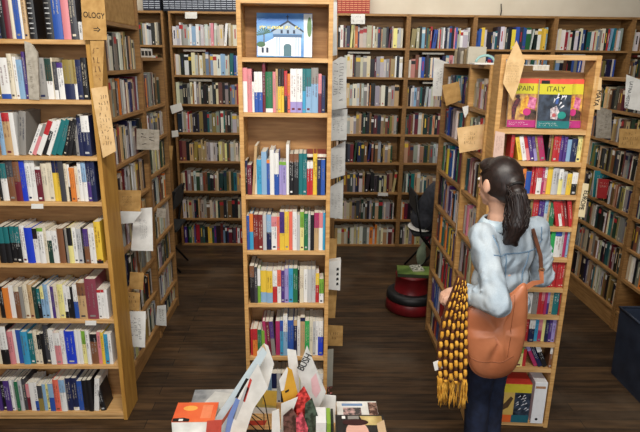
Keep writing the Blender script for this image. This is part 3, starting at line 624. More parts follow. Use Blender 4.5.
centre|-0.2969|-0.2803|0.734|0.016|0.2077|0.0|Gw|0.5|Lime green book with white top, 3rd from left, fourth shelf below the church picture
centre|-0.2803|-0.246|0.734|0.0337|0.1958|0.0|ly|0.68|Light blue book with yellow top, 4th from left, fourth shelf below the church picture
centre|-0.246|-0.2117|0.734|0.0337|0.196|0.0|ly|0.68|Light blue book with yellow top, 5th from left, fourth shelf below the church picture
centre|-0.2117|-0.1854|0.734|0.0257|0.1961|0.0|rw|0.5|Red book with white top, 6th from left, fourth shelf below the church picture
centre|-0.1854|-0.1637|0.734|0.0211|0.2023|0.0|wS|0.5|White book with coral top, 7th from left, fourth shelf below the church picture
centre|-0.1637|-0.1442|0.734|0.0189|0.1964|0.0|u|0|Purple book, 8th from left, fourth shelf below the church picture
centre|-0.1442|-0.1213|0.734|0.0223|0.2086|0.0|v|0|Lavender book, 9th from left, fourth shelf below the church picture
centre|-0.1213|-0.0961|0.734|0.0246|0.2087|0.0|T|0|Turquoise book, 10th from left, fourth shelf below the church picture
centre|-0.0961|-0.0698|0.734|0.0257|0.2089|0.0|e|0|Green book, 11th from left, fourth shelf below the church picture
centre|-0.0698|-0.0583|0.734|0.0109|0.2029|0.0|k|0|Black book, 12th from left, fourth shelf below the church picture
centre|-0.0583|-0.0354|0.734|0.0223|0.203|0.0|c|0|Cream book, 13th from left, fourth shelf below the church picture
centre|-0.0354|-0.0136|0.734|0.0212|0.2032|0.0|w|0|White book, 14th from left, fourth shelf below the church picture
centre|-0.0136|0.0088|0.734|0.0218|0.2033|0.0|s|0|Pale grey book, 15th from left, fourth shelf below the church picture
centre|0.0088|0.0323|0.734|0.0229|0.2034|0.0|s|0|Pale grey book, 16th from left, fourth shelf below the church picture
centre|0.0323|0.0529|0.734|0.02|0.1794|0.0|ry|0.4|Red book with yellow top, 17th from left, fourth shelf below the church picture
centre|0.0529|0.0782|0.734|0.0246|0.1491|0.0|Gw-|0.4|Lime green book with white foot, 18th from left, fourth shelf below the church picture
centre|-0.3454|-0.3313|0.393|0.0135|0.1692|0.0|r|0|Red book, 1st from left, fifth shelf below the church picture
centre|-0.3313|-0.3042|0.393|0.0265|0.1757|0.0|or|0.4|Orange book with red top, 2nd from left, fifth shelf below the church picture
centre|-0.3042|-0.2807|0.393|0.023|0.1694|0.0|e|0|Green book, 3rd from left, fifth shelf below the church picture
centre|-0.2807|-0.2606|0.393|0.0194|0.163|0.0|G|0|Lime green book, 4th from left, fifth shelf below the church picture
centre|-0.2606|-0.2418|0.393|0.0182|0.2213|-4.0|P|0|Leaning magenta book, 5th from left, fifth shelf below the church picture
centre|-0.2418|-0.2206|0.393|0.0206|0.2214|-4.0|m|0|Leaning maroon book, 6th from left, fifth shelf below the church picture
centre|-0.2206|-0.1982|0.393|0.0217|0.2215|-4.0|gu|0.5|Leaning grey book with purple top, 7th from left, fifth shelf below the church picture
centre|-0.1982|-0.1722|0.393|0.0253|0.2211|0.0|P|0|Magenta book, 8th from left, fifth shelf below the church picture
centre|-0.1722|-0.1534|0.393|0.0183|0.2276|0.0|Tb|0.3|Turquoise book with blue top, 9th from left, fifth shelf below the church picture
centre|-0.1534|-0.1286|0.393|0.0242|0.2594|0.0|lw|0.4|Light blue book with white top, 10th from left, fifth shelf below the church picture
centre|-0.1286|-0.0932|0.393|0.0348|0.2278|0.0|b|0|Blue book, 11th from left, fifth shelf below the church picture
centre|-0.0932|-0.072|0.393|0.0206|0.2279|0.0|na|0.15|Navy book with tan top, 12th from left, fifth shelf below the church picture
centre|-0.072|-0.0543|0.393|0.0171|0.2343|0.0|w|0|White book, 13th from left, fifth shelf below the church picture
centre|-0.0543|-0.0271|0.393|0.0266|0.2472|0.0|an|0.1|Tan book with navy top, 14th from left, fifth shelf below the church picture
centre|-0.0271|-0.0005|0.393|0.026|0.2282|0.0|E|0|Emerald book, 15th from left, fifth shelf below the church picture
centre|-0.0005|0.019|0.393|0.0189|0.2283|0.0|c|0|Cream book, 16th from left, fifth shelf below the church picture
centre|0.019|0.0349|0.393|0.0154|0.222|0.0|s|0|Pale grey book, 17th from left, fifth shelf below the church picture
centre|0.0349|0.0497|0.393|0.0142|0.222|0.0|w|0|White book, 18th from left, fifth shelf below the church picture
centre|0.0497|0.0804|0.393|0.0301|0.2221|0.0|wB-|0.55|White book with bright blue foot, 19th from left, fifth shelf below the church picture
centre|-0.3155|-0.2973|0.066|0.0176|0.2064|0.0|w|0|White book, 1st from left, lowest shelf, behind the leaflet display
centre|-0.2973|-0.2731|0.066|0.0236|0.2064|0.0|nw|0.5|Navy book with white top, 2nd from left, lowest shelf, behind the leaflet display
centre|-0.2731|-0.2489|0.066|0.0236|0.2065|0.0|w|0|White book, 3rd from left, lowest shelf, behind the leaflet display
centre|-0.2489|-0.2247|0.066|0.0236|0.2065|0.0|l|0|Light blue book, 4th from left, lowest shelf, behind the leaflet display
centre|-0.2247|-0.1944|0.066|0.0297|0.2066|0.0|wn|0.5|White book with navy top, 5th from left, lowest shelf, behind the leaflet display
centre|-0.1944|-0.1701|0.066|0.0236|0.2066|0.0|s|0|Pale grey book, 6th from left, lowest shelf, behind the leaflet display
centre|-0.1701|-0.1459|0.066|0.0236|0.2067|0.0|k|0|Black book, 7th from left, lowest shelf, behind the leaflet display
centre|-0.1459|-0.1156|0.066|0.0297|0.2068|0.0|w|0|White book, 8th from left, lowest shelf, behind the leaflet display
centre|-0.1156|-0.0852|0.066|0.0297|0.2068|0.0|w|0|White book, 9th from left, lowest shelf, behind the leaflet display
centre|-0.0852|-0.0549|0.066|0.0297|0.2069|0.0|q|0|Lemon book, 10th from left, lowest shelf, behind the leaflet display
centre|-0.0549|-0.0245|0.066|0.0298|0.207|0.0|w|0|White book, 11th from left, lowest shelf, behind the leaflet display
centre|-0.0245|-0.0003|0.066|0.0237|0.207|0.0|k|0|Black book, 12th from left, lowest shelf, behind the leaflet display
centre|-0.0003|0.0301|0.066|0.0298|0.2071|0.0|w|0|White book, 13th from left, lowest shelf, behind the leaflet display
centre|0.0301|0.0605|0.066|0.0298|0.2072|0.0|s|0|Pale grey book, 14th from left, lowest shelf, behind the leaflet display
centre|0.0605|0.0909|0.066|0.0298|0.2073|0.0|w|0|White book, 15th from left, lowest shelf, behind the leaflet display
travel|-0.1415|-0.1237|1.586|0.0173|0.133|0.0|r|0|Red guidebook, 1st from left, first shelf below the Italy guide
travel|-0.0931|-0.0727|1.586|0.0192|0.1223|-14.0|y|0|Leaning yellow guidebook, 2nd from left, first shelf below the Italy guide
travel|-0.0727|-0.0508|1.586|0.0206|0.1279|-14.0|w|0|Leaning white guidebook, 3rd from left, first shelf below the Italy guide
travel|-0.0508|-0.032|1.586|0.0177|0.1283|-14.0|pr|0.5|Leaning pink guidebook with red top, 4th from left, first shelf below the Italy guide
travel|-0.032|-0.0132|1.586|0.0177|0.1286|-14.0|u|0|Leaning purple guidebook, 5th from left, first shelf below the Italy guide
travel|-0.0132|0.0026|1.586|0.0148|0.1284|-13.0|vu|0.5|Leaning lavender guidebook with purple top, 6th from left, first shelf below the Italy guide
travel|0.0026|0.0158|1.586|0.0123|0.1287|-13.0|h|0|Leaning olive guidebook, 7th from left, first shelf below the Italy guide
travel|0.0158|0.0442|1.586|0.0271|0.129|-13.0|P|0|Leaning magenta guidebook, 8th from left, first shelf below the Italy guide
travel|0.0493|0.0625|1.586|0.0126|0.1414|0.0|kz|0.5|Black guidebook with brown top, 9th from left, first shelf below the Italy guide
travel|0.0625|0.0726|1.586|0.0095|0.1365|0.0|h|0|Olive guidebook, 10th from left, first shelf below the Italy guide
travel|0.0726|0.0959|1.586|0.0227|0.1318|0.0|r|0|Red guidebook, 11th from left, first shelf below the Italy guide
travel|0.0959|0.1091|1.586|0.0126|0.1321|0.0|r|0|Red guidebook, 12th from left, first shelf below the Italy guide
travel|0.1091|0.1253|1.586|0.0156|0.1323|0.0|u|0|Purple guidebook, 13th from left, first shelf below the Italy guide
travel|0.1253|0.1415|1.586|0.0156|0.1276|0.0|u|0|Purple guidebook, 14th from left, first shelf below the Italy guide
travel|0.1415|0.1658|1.586|0.0237|0.1127|0.0|l|0|Light blue guidebook, 15th from left, first shelf below the Italy guide
travel|0.1658|0.1931|1.586|0.0267|0.1183|0.0|n|0|Navy guidebook, 16th from left, first shelf below the Italy guide
travel|0.1931|0.2194|1.586|0.0257|0.1289|0.0|q|0|Lemon guidebook, 17th from left, first shelf below the Italy guide
travel|-0.084|-0.0659|1.412|0.0175|0.1324|0.0|u|0|Purple guidebook, 1st from left, second shelf below the Italy guide
travel|-0.0659|-0.0478|1.412|0.0175|0.1328|0.0|o|0|Orange guidebook, 2nd from left, second shelf below the Italy guide
travel|-0.0478|-0.0167|1.412|0.0305|0.1175|0.0|b|0|Blue guidebook, 3rd from left, second shelf below the Italy guide
travel|-0.0167|-0.0033|1.412|0.0128|0.1443|0.0|r|0|Red guidebook, 4th from left, second shelf below the Italy guide
travel|-0.0033|0.0091|1.412|0.0118|0.1445|0.0|r|0|Red guidebook, 5th from left, second shelf below the Italy guide
travel|0.0091|0.0339|1.412|0.0242|0.1449|0.0|wr|0.4|White guidebook with red top, 6th from left, second shelf below the Italy guide
travel|0.0339|0.0484|1.412|0.0139|0.1401|0.0|P|0|Magenta guidebook, 7th from left, second shelf below the Italy guide
travel|0.0484|0.0634|1.412|0.0144|0.1404|0.0|pw|0.4|Pink guidebook with white top, 8th from left, second shelf below the Italy guide
travel|0.0634|0.0876|1.412|0.0237|0.146|0.0|y|0|Yellow guidebook, 9th from left, second shelf below the Italy guide
travel|0.0876|0.1216|1.412|0.0334|0.1413|0.0|s|0|Pale grey guidebook, 10th from left, second shelf below the Italy guide
travel|0.1216|0.1428|1.412|0.0205|0.1367|0.0|qw|0.4|Lemon guidebook with white top, 11th from left, second shelf below the Italy guide
travel|0.1428|0.1639|1.412|0.0205|0.1214|0.0|s|0|Pale grey guidebook, 12th from left, second shelf below the Italy guide
travel|0.1639|0.1886|1.412|0.0241|0.1113|0.0|y|0|Yellow guidebook, 13th from left, second shelf below the Italy guide
travel|0.1886|0.2174|1.412|0.0282|0.1172|0.0|kw|0.5|Black guidebook with white top, 14th from left, second shelf below the Italy guide
travel|0.2174|0.239|1.412|0.021|0.1072|0.0|q|0|Lemon guidebook, 15th from left, second shelf below the Italy guide
travel|-0.0253|-0.0068|1.237|0.0178|0.1371|0.0|k|0|Black guidebook, 1st from left, third shelf below the Italy guide
travel|-0.0068|0.0089|1.237|0.0152|0.1375|0.0|h|0|Olive guidebook, 2nd from left, third shelf below the Italy guide
travel|0.0089|0.0394|1.237|0.0299|0.1434|0.0|r|0|Red guidebook, 3rd from left, third shelf below the Italy guide
travel|0.0394|0.0547|1.237|0.0146|0.1385|0.0|u|0|Purple guidebook, 4th from left, third shelf below the Italy guide
travel|0.0547|0.0699|1.237|0.0146|0.1389|0.0|u|0|Purple guidebook, 5th from left, third shelf below the Italy guide
travel|0.0699|0.0872|1.237|0.0167|0.1393|0.0|sl|0.5|Pale grey guidebook with light blue top, 6th from left, third shelf below the Italy guide
travel|0.0872|0.1003|1.237|0.0125|0.1342|0.0|a|0|Tan guidebook, 7th from left, third shelf below the Italy guide
travel|0.1003|0.1265|1.237|0.0256|0.1292|0.0|e|0|Green guidebook, 8th from left, third shelf below the Italy guide
travel|0.1402|0.1585|1.237|0.0173|0.1391|-13.0|r|0|Leaning red guidebook, 9th from left, third shelf below the Italy guide
travel|0.1585|0.1747|1.237|0.0152|0.1395|-13.0|wr|0.5|Leaning white guidebook with red top, 10th from left, third shelf below the Italy guide
travel|0.1747|0.1904|1.237|0.0147|0.1399|-13.0|r|0|Leaning red guidebook, 11th from left, third shelf below the Italy guide
travel|0.1904|0.2072|1.237|0.0157|0.1402|-13.0|M|0|Leaning dark red guidebook, 12th from left, third shelf below the Italy guide
travel|0.2072|0.2291|1.237|0.021|0.1452|-11.0|r|0|Leaning red guidebook, 13th from left, third shelf below the Italy guide
travel|0.0397|0.06|1.065|0.0197|0.1389|0.0|p|0|Pink guidebook, 1st from left, fourth shelf below the Italy guide
travel|0.06|0.0894|1.065|0.0287|0.1451|0.0|rS|0.4|Red guidebook with coral top, 2nd from left, fourth shelf below the Italy guide
travel|0.0894|0.1214|1.065|0.0314|0.1459|0.0|yk|0.15|Yellow guidebook with black top, 3rd from left, fourth shelf below the Italy guide
travel|0.1214|0.1443|1.065|0.0223|0.1466|0.0|E|0|Emerald guidebook, 4th from left, fourth shelf below the Italy guide
travel|0.1443|0.1783|1.065|0.0335|0.1474|0.0|wb|0.2|White guidebook with blue top, 5th from left, fourth shelf below the Italy guide
travel|0.1783|0.1932|1.065|0.0143|0.148|0.0|s|0|Pale grey guidebook, 6th from left, fourth shelf below the Italy guide
travel|0.1932|0.2081|1.065|0.0143|0.1428|0.0|P|0|Magenta guidebook, 7th from left, fourth shelf below the Italy guide
travel|0.2081|0.2198|1.065|0.0111|0.1487|0.0|l|0|Light blue guidebook, 8th from left, fourth shelf below the Italy guide
travel|0.2198|0.2496|1.065|0.0292|0.1493|0.0|v|0|Lavender guidebook, 9th from left, fourth shelf below the Italy guide
travel|0.1177|0.1399|0.888|0.0216|0.1474|0.0|r|0|Red guidebook, 1st from left, fifth shelf below the Italy guide
travel|0.1399|0.1534|0.888|0.0129|0.1479|0.0|r|0|Red guidebook, 2nd from left, fifth shelf below the Italy guide
travel|0.1534|0.167|0.888|0.0129|0.1483|0.0|r|0|Red guidebook, 3rd from left, fifth shelf below the Italy guide
travel|0.167|0.18|0.888|0.0124|0.1486|0.0|r|0|Red guidebook, 4th from left, fifth shelf below the Italy guide
travel|0.18|0.194|0.888|0.0135|0.149|0.0|r|0|Red guidebook, 5th from left, fifth shelf below the Italy guide
travel|0.194|0.2081|0.888|0.0135|0.1494|0.0|r|0|Red guidebook, 6th from left, fifth shelf below the Italy guide
travel|0.2081|0.2216|0.888|0.0129|0.1498|0.0|r|0|Red guidebook, 7th from left, fifth shelf below the Italy guide
travel|0.2216|0.234|0.888|0.0118|0.1502|0.0|M|0|Dark red guidebook, 8th from left, fifth shelf below the Italy guide
travel|0.234|0.247|0.888|0.0124|0.1505|0.0|r|0|Red guidebook, 9th from left, fifth shelf below the Italy guide
travel|-0.008|0.0174|0.723|0.0248|0.1199|0.0|w|0|White guidebook, 1st from left, sixth shelf below the Italy guide
travel|0.0174|0.0461|0.723|0.0281|0.1208|0.0|w|0|White guidebook, 2nd from left, sixth shelf below the Italy guide
travel|0.0461|0.0709|0.723|0.0242|0.1216|0.0|w|0|White guidebook, 3rd from left, sixth shelf below the Italy guide
travel|0.0709|0.1001|0.723|0.0286|0.1344|0.0|g|0|Grey guidebook, 4th from left, sixth shelf below the Italy guide
travel|0.1001|0.1166|0.723|0.0159|0.1352|0.0|r|0|Red guidebook, 5th from left, sixth shelf below the Italy guide
travel|0.1166|0.1342|0.723|0.017|0.1357|0.0|rp|0.4|Red guidebook with pink top, 6th from left, sixth shelf below the Italy guide
travel|0.1342|0.1485|0.723|0.0137|0.1362|0.0|P|0|Magenta guidebook, 7th from left, sixth shelf below the Italy guide
travel|0.1485|0.1628|0.723|0.0137|0.1366|0.0|uv|0.5|Purple guidebook with lavender top, 8th from left, sixth shelf below the Italy guide
travel|0.1628|0.1809|0.723|0.0175|0.1431|0.0|a|0|Tan guidebook, 9th from left, sixth shelf below the Italy guide
travel|0.1809|0.2144|0.723|0.0329|0.1499|0.0|t|0|Teal guidebook, 10th from left, sixth shelf below the Italy guide
travel|0.2144|0.2298|0.723|0.0148|0.1328|0.0|r|0|Red guidebook, 11th from left, sixth shelf below the Italy guide
travel|0.2298|0.2463|0.723|0.0159|0.1333|0.0|S|0|Coral guidebook, 12th from left, sixth shelf below the Italy guide
travel|-0.0003|0.0221|0.552|0.0218|0.133|0.0|u|0|Purple guidebook, 1st from left, seventh shelf below the Italy guide
travel|0.0221|0.04|0.552|0.0173|0.1275|0.0|u|0|Purple guidebook, 2nd from left, seventh shelf below the Italy guide
travel|0.04|0.0692|0.552|0.0285|0.1407|0.0|r|0|Red guidebook, 3rd from left, seventh shelf below the Italy guide
travel|0.0692|0.1016|0.552|0.0319|0.1356|0.0|nw|0.4|Navy guidebook with white top, 4th from left, seventh shelf below the Italy guide
travel|0.1016|0.1229|0.552|0.0207|0.1365|0.0|T|0|Turquoise guidebook, 5th from left, seventh shelf below the Italy guide
travel|0.1229|0.1441|0.552|0.0206|0.1372|0.0|Pp|0.5|Magenta guidebook with pink top, 6th from left, seventh shelf below the Italy guide
travel|0.1441|0.162|0.552|0.0173|0.1379|0.0|q|0|Lemon guidebook, 7th from left, seventh shelf below the Italy guide
travel|0.162|0.1799|0.552|0.0173|0.1385|0.0|n|0|Navy guidebook, 8th from left, seventh shelf below the Italy guide
travel|0.1799|0.1977|0.552|0.0173|0.1391|0.0|u|0|Purple guidebook, 9th from left, seventh shelf below the Italy guide
travel|0.1977|0.2178|0.552|0.0195|0.1397|0.0|v|0|Lavender guidebook, 10th from left, seventh shelf below the Italy guide
travel|0.2178|0.2368|0.552|0.0184|0.1404|0.0|Pv|0.4|Magenta guidebook with lavender top, 11th from left, seventh shelf below the Italy guide
travel|0.006|0.0572|0.39|0.0506|0.1197|0.0|qG|0.3|Lemon guidebook with lime green top, 1st from left, eighth shelf below the Italy guide
travel|0.0572|0.0776|0.39|0.0199|0.1083|0.0|r|0|Red guidebook, 2nd from left, eighth shelf below the Italy guide
travel|0.1281|0.1508|0.39|0.0198|0.1517|-26.0|Pv|0.3|Leaning magenta guidebook with lavender top, 3rd from left, eighth shelf below the Italy guide
travel|0.1508|0.1763|0.39|0.0223|0.1527|-26.0|n|0|Leaning navy guidebook, 4th from left, eighth shelf below the Italy guide
travel|0.1763|0.2047|0.39|0.0253|0.1444|-24.0|kw|0.3|Leaning black guidebook with white top, 5th from left, eighth shelf below the Italy guide
travel|0.2047|0.2216|0.39|0.0164|0.1264|0.0|zw|0.3|Brown guidebook with white top, 6th from left, eighth shelf below the Italy guide
travel|0.2216|0.2363|0.39|0.0141|0.1207|0.0|r|0|Red guidebook, 7th from left, eighth shelf below the Italy guide"""
FR = {'left': ((0, 2.815, 0), (1, 0, 0), .172, 0), 'centre': ((0, 2.865, 0), (1, 0, 0), .17, 0), 'travel': ((1.168, 2.762, 0), (math.cos(TR), math.sin(TR), 0), .1, TR)}
rr = random.Random(3)
for row in BOOKS.split('\n'):
    case, a, b, zb, w, h, lean, cc, fr, label = row.split('|')
    a, b, zb, w, h, lean, fr = map(float, (a, b, zb, w, h, lean, fr))
    P0, U, dep, rz = FR[case]
    rev = cc.endswith('-'); cc = cc.rstrip('-'); plaid = cc[0] == '*'
    if not label: continue
    nm = 'guidebook' if case == 'travel' else 'book'
    o = make_book(nm, w, h, min(dep, h * rr.uniform(.62, .74)), 'k' if plaid else cc[0], cc[1] if len(cc) > 1 else '', fr, rev, label, 'book',
                  {'left': 'books on the OLOGY bookcase', 'centre': 'books on the church picture bookcase', 'travel': 'travel guides on the travel bookcase'}[case], rr, plaid)
    ln = R(lean)
    # rest the low corner on the board
    if ln > 0: off = Vector((b - (w / 2) * math.cos(ln), 0, zb + (w / 2) * math.sin(ln)))
    elif ln < 0: off = Vector((a + (w / 2) * math.cos(ln), 0, zb + (w / 2) * math.sin(-ln)))
    else: off = Vector(((a + b) / 2, 0, zb))
    base = Vector(P0) + Vector(U) * off.x + Vector((-U[1], U[0], 0)) * rr.uniform(-.004, .008); base.z = off.z + .0012
    o.matrix_world = Matrix.Translation(base) @ Matrix.Rotation(rz, 4, 'Z') @ Matrix.Rotation(ln, 4, 'Y')

# --- all other books further down the aisles and along the back wall: one mass
mass = QB()
MIX = {'warm': 'wckzancskgdcsoxhwcamsq', 'mixed': 'wkbncrlgsxcwktazwspkchg', 'pale': 'wscwlgcwsatksclwpwbw', 'dark': 'kxndczakgcmhzxkdatwgsa', 'rich': 'rbkwnoemtwkyucsklnbx'}
def shelf_fill(M, x0, x1, z, hmax, pal, depth, rs, fill=1.0, y0=.02, hmin=.15):
    x = x0; end = x0 + (x1 - x0) * fill
    run = 0
    while x < end - .012:
        w = rs.choice((.014, .018, .022, .026, .03, .036, .043)) * rs.uniform(.85, 1.15)
        if x + w > end: break
        if run <= 0: hb = rs.uniform(hmin + (hmax - hmin) * .45, hmax); run = rs.randrange(1, 6)
        run -= 1
        h = max(hmin * .9, min(hmax, hb + rs.uniform(-.02, .015)))
        base = PAL[rs.choice(MIX[pal])]; j = rs.uniform(.78, 1.12); c = lin(tuple(min(245, max(14, v * j + rs.uniform(-10, 10))) for v in base))
        y = y0 + rs.uniform(0, .014); d = min(depth - .02, h * .72)
        tl = 0.0
        if rs.random() < .05: tl = rs.uniform(.03, .12)
        T = M @ Matrix.Translation((x, y, z + .001)) @ Matrix.Rotation(tl, 4, 'Y')
        mass.box(0, w - .0006, 0, d, 0, h, c, 0, T, 'xXyYz')
        mass.quad(*[tuple(T @ Vector(p)) for p in ((0, 0, h), (w - .0006, 0, h), (w - .0006, d, h), (0, d, h))], lin((212, 204, 186)), 0)
        k = rs.random(); c2 = lin(PAL[rs.choice('wkwycrn')])
        za, zb = (h * .72, h * .9) if k < .25 else (h * .35, h * .8) if k < .6 else (h * .08, h * .16)
        xa, xb = (0, w - .0006) if k < .25 else (w * .35, w * .62)
        mass.quad(*[tuple(T @ Vector(p)) for p in ((xa, -.0006, za), (xb, -.0006, za), (xb, -.0006, zb), (xa, -.0006, zb))], c2, 0)
        x += w + h * math.sin(tl)
    return x
def flat_on_top(M, x, z, w, d, rs, col):
    mass.box(x, x + w, .03, .03 + d, z, z + .022, lin(col), 0, M)
    mass.box(x + .004, x + w - .004, .026, .03, z + .003, z + .019, lin((225, 220, 205)), 0, M)
rs = random.Random(11)
def case_M(o): return Matrix.Translation(o.location) @ Matrix.Rotation(o.rotation_euler.z, 4, 'Z')
for (x, w, lb), pals in zip(backs, ('warm', 'mixed', 'mixed', 'warm', 'mixed', 'rich', 'mixed', 'dark')):
    M = Matrix.Translation((x, YK, 0))
    for i, z in enumerate(ZK):
        p = pals if i < 3 else ('dark' if i in (3, 4, 5) else 'warm')
        if x == -1.475: p = ('pale', 'pale', 'mixed', 'mixed', 'warm', 'dark', 'dark', 'rich')[i]
        hm = .235 if i else .225
        shelf_fill(M, .03, w - .03, z, hm, p, .22, rs, 1.0 if rs.random() < .7 else .93, hmin=.16)
        if i in (1, 2) and rs.random() < .8:
            flat_on_top(M, rs.uniform(.06, .3), z + hm + .003, .24, .17, rs, rs.choice([(40, 38, 40), (225, 222, 215), (150, 60, 60), (205, 200, 190)]))
for o, zs, W, p in ((case_A, ZA, .815, 'warm'), (case_B, ZBB, .56, 'warm'), (case_far, ZR, .66, 'rich'), (case_near, ZR, .385, 'mixed'), (case_w1, ZW, .88, 'dark'), (case_w2, ZW, .88, 'warm'), (case_row, [1.9, 1.6, 1.3, 1.0, .7, .4, .1], 1.3, 'mixed')):
    M = case_M(o); zz = sorted(zs) + [o.children[0].dimensions.z if False else {id(case_A): 2.6, id(case_B): 2.05, id(case_far): 2.03, id(case_near): 2.03, id(case_w1): 1.94, id(case_w2): 1.94, id(case_row): 2.17}[id(o)]]
    for i, z in enumerate(zz[:-1]):
        gap = zz[i + 1] - z - .024
        if o in (case_w1, case_w2) and z < .2 and o is case_w2: continue
        f = 1.0
        if o is case_A and z > 2.2: continue
        if o is case_w2 and z < .5: f = .85
        if o is case_near: f = .95
        hm = min(.235, gap - .02)
        shelf_fill(M, .028, W - .028, z, hm, p, .2, rs, f, hmin=min(.15, hm * .75))
M = Matrix.Translation((-2.0, 2.80, 0))
tag(mass.build('shelved_books', [COVER]), 'mixed books filling the aisle shelves and the tall shelves along the cream wall', 'books', kind='stuff')

# ------------------------------------------------------------------ bound volumes on top of the back cases
PLAID_C = noise_mat('black_cloth_binding', (26, 30, 42), (40, 46, 62), 40, .6)
REDB = noise_mat('red_cloth_binding', (150, 44, 42), (172, 58, 52), 40, .6)
SILV = flat((176, 184, 196), .5); GILT = flat((214, 150, 110), .5)
def volume(x, w, h, z, y, m, line_m, label, group, lines):
    o = box('bound_volume', -w / 2, w / 2, 0, .2, 0, h, m, None, .002, loc=(x, y, z)); tag(o, label, 'book', group)
    bm = bmesh.new()
    for k in range(lines):
        zz = h * (.12 + .82 * k / lines); add_box(bm, -w * .44, w * .44, -.0015, .001, zz, zz + h * .32 / lines)
    obj('spine_lines', bm, line_m, o)
    box('page_block', -w / 2 + .004, w / 2 - .004, .006, .196, h - .002, h + .0012, PAGES, o)
x = -1.70
for k in range(16):
    w = .058; gapx = .10 if k == 3 else 0
    if k in (3,): x += .03
    volume(x, w, .2, 2.536, YK + .02, PLAID_C, SILV, f'black bound volume with pale checked lines on the back bookcases, {k + 1} along from the aisle', 'checked volumes on top of the back bookcases', 8)
    x += w + .001
x = .285
for k in range(8):
    volume(x, .0405, .21, 2.536, YK + .02, REDB, GILT, f'red bound volume on top of the back bookcase, {k + 1} along from the white sign posts', 'red volumes on top of the back bookcase', 9)
    x += .0415
tag(tube('wire_hook', [(2.03, 6.205, 2.54), (2.03, 6.19, 2.6), (2.025, 6.205, 2.67)], .006, flat((60, 58, 56))), 'thin dark wire hook on the cream wall above the back bookcases', 'hook')
# ------------------------------------------------------------------ face-out books
def recentre(pts):
    cx = sum(p[0] for p in pts) / len(pts); cz = min(p[1] for p in pts)
    return cx, cz, [(x - cx, z - cz) for x, z in pts]
def card(name, label, cat, pts, Y, m, thick=.003, group=None, yaw=0.0):
    cx, cz, q = recentre(pts)
    o = poly_card(name, q, thick, m, None, loc=(cx, Y, cz), rot=(0, 0, yaw)); tag(o, label, cat, group)
    return o, (lambda P: [(x - cx, z - cz) for x, z in P])
def patch(name, parent, pts, m, y=-.0012, t=.0008):
    return poly_card(name, pts, t, m, parent, loc=(0, y, 0))
def ell(cx, cz, rx, rz, n=20, a0=0, a1=360):
    return [(cx + rx * math.cos(R(a0 + (a1 - a0) * i / n)), cz + rz * math.sin(R(a0 + (a1 - a0) * i / n))) for i in range(n + (0 if a1 - a0 == 360 else 1))]

# church picture book: cover 56 x 42 px, stands open-faced on the top shelf
cb = thing('photo_book', 'picture book with white mission church under blue sky on its cover', 'book', (-.14, 2.935, 2.088), (R(-9), 0, 0))
BW, BH = .285, .218
box('cover', -BW / 2, BW / 2, 0, .004, 0, BH, noise_mat('church_sky_blue', (34, 104, 182), (124, 178, 216), 3, .35, (1, 1, 2.5)), cb)
box('page_block', -BW / 2 + .002, BW / 2 - .002, .004, .02, .002, BH - .002, PAGES, cb)
box('back_cover', -BW / 2, BW / 2, .02, .023, 0, BH, flat((60, 100, 140)), cb)
def cp(name, pts, m, y): return patch(name, cb, pts, m, y)
WCH = flat((228, 232, 238)); NAV = flat((38, 52, 76)); GRN = flat((70, 104, 74)); SHA = flat((168, 188, 210)); TEALD = flat((76, 112, 124))
cp('printed_wing', [(-.138, .006), (-.04, .006), (-.04, .10), (-.138, .052)], WCH, -.0008)
cp('printed_front', [(-.055, .004), (.085, .004), (.085, .10), (-.055, .10)], WCH, -.0012)
cp('printed_gable', [(-.06, .115), (.092, .115), (.092, .132), (.016, .178), (-.06, .132)], flat((150, 172, 196)), -.0012)
cp('printed_roof', [(-.068, .122), (.018, .172), (.098, .122), (.098, .131), (.018, .183), (-.068, .131)], NAV, -.0018)
cp('printed_balcony', [(-.058, .098), (.09, .098), (.09, .112), (-.058, .112)], flat((74, 104, 140)), -.0018)
cp('printed_door', [(-.004, .004), (.036, .004), (.036, .048)] + ell(.016, .05, .02, .016, 10, 0, 180) + [(-.004, .048)], TEALD, -.002)
for i, xx in enumerate((-.042, -.028, .056, .07)): cp('printed_column', [(xx, .006), (xx + .007, .006), (xx + .007, .096), (xx, .096)], SHA, -.0018)
for xx in (-.118, -.094): cp('printed_window', [(xx, .02), (xx + .012, .02), (xx + .012, .046), (xx, .046)], NAV, -.0016)
for xx in (-.02, .012, .044): cp('printed_window', [(xx, .117), (xx + .011, .117), (xx + .011, .134), (xx, .134)], NAV, -.002)
cp('printed_cross', [(.014, .18), (.018, .18), (.018, .198), (.024, .198), (.024, .202), (.018, .202), (.018, .21), (.014, .21), (.014, .202), (.008, .202), (.008, .198), (.014, .198)], NAV, -.002)
cp('printed_white_tower', [(.1, .0), (.1415, .0), (.1415, .215), (.098, .215), (.1, .1)], flat((214, 220, 220)), -.001)
for i in range(9):
    a = 20 + i * 20; cp('printed_palm_frond', [(-.105, .112), (-.105 + .042 * math.cos(R(a)), .112 + .032 * math.sin(R(a))), (-.105 + .034 * math.cos(R(a + 12)), .112 + .03 * math.sin(R(a + 12)))], GRN, -.0014 - .0001 * i)
cp('printed_palm_trunk', [(-.108, .06), (-.102, .06), (-.103, .114), (-.107, .114)], flat((96, 84, 70)), -.0014)
cp('printed_bush', ell(-.12, .062, .022, .014), GRN, -.0018)
cp('printed_vine', ell(.128, .15, .012, .05), flat((96, 130, 84)), -.0016)
YTX = flat((238, 224, 140))
scribble('title_lettering', -.125, .125, .140, .153, 1, YTX, cb, 4, y=-.0026, h=1.0, sw=.34)

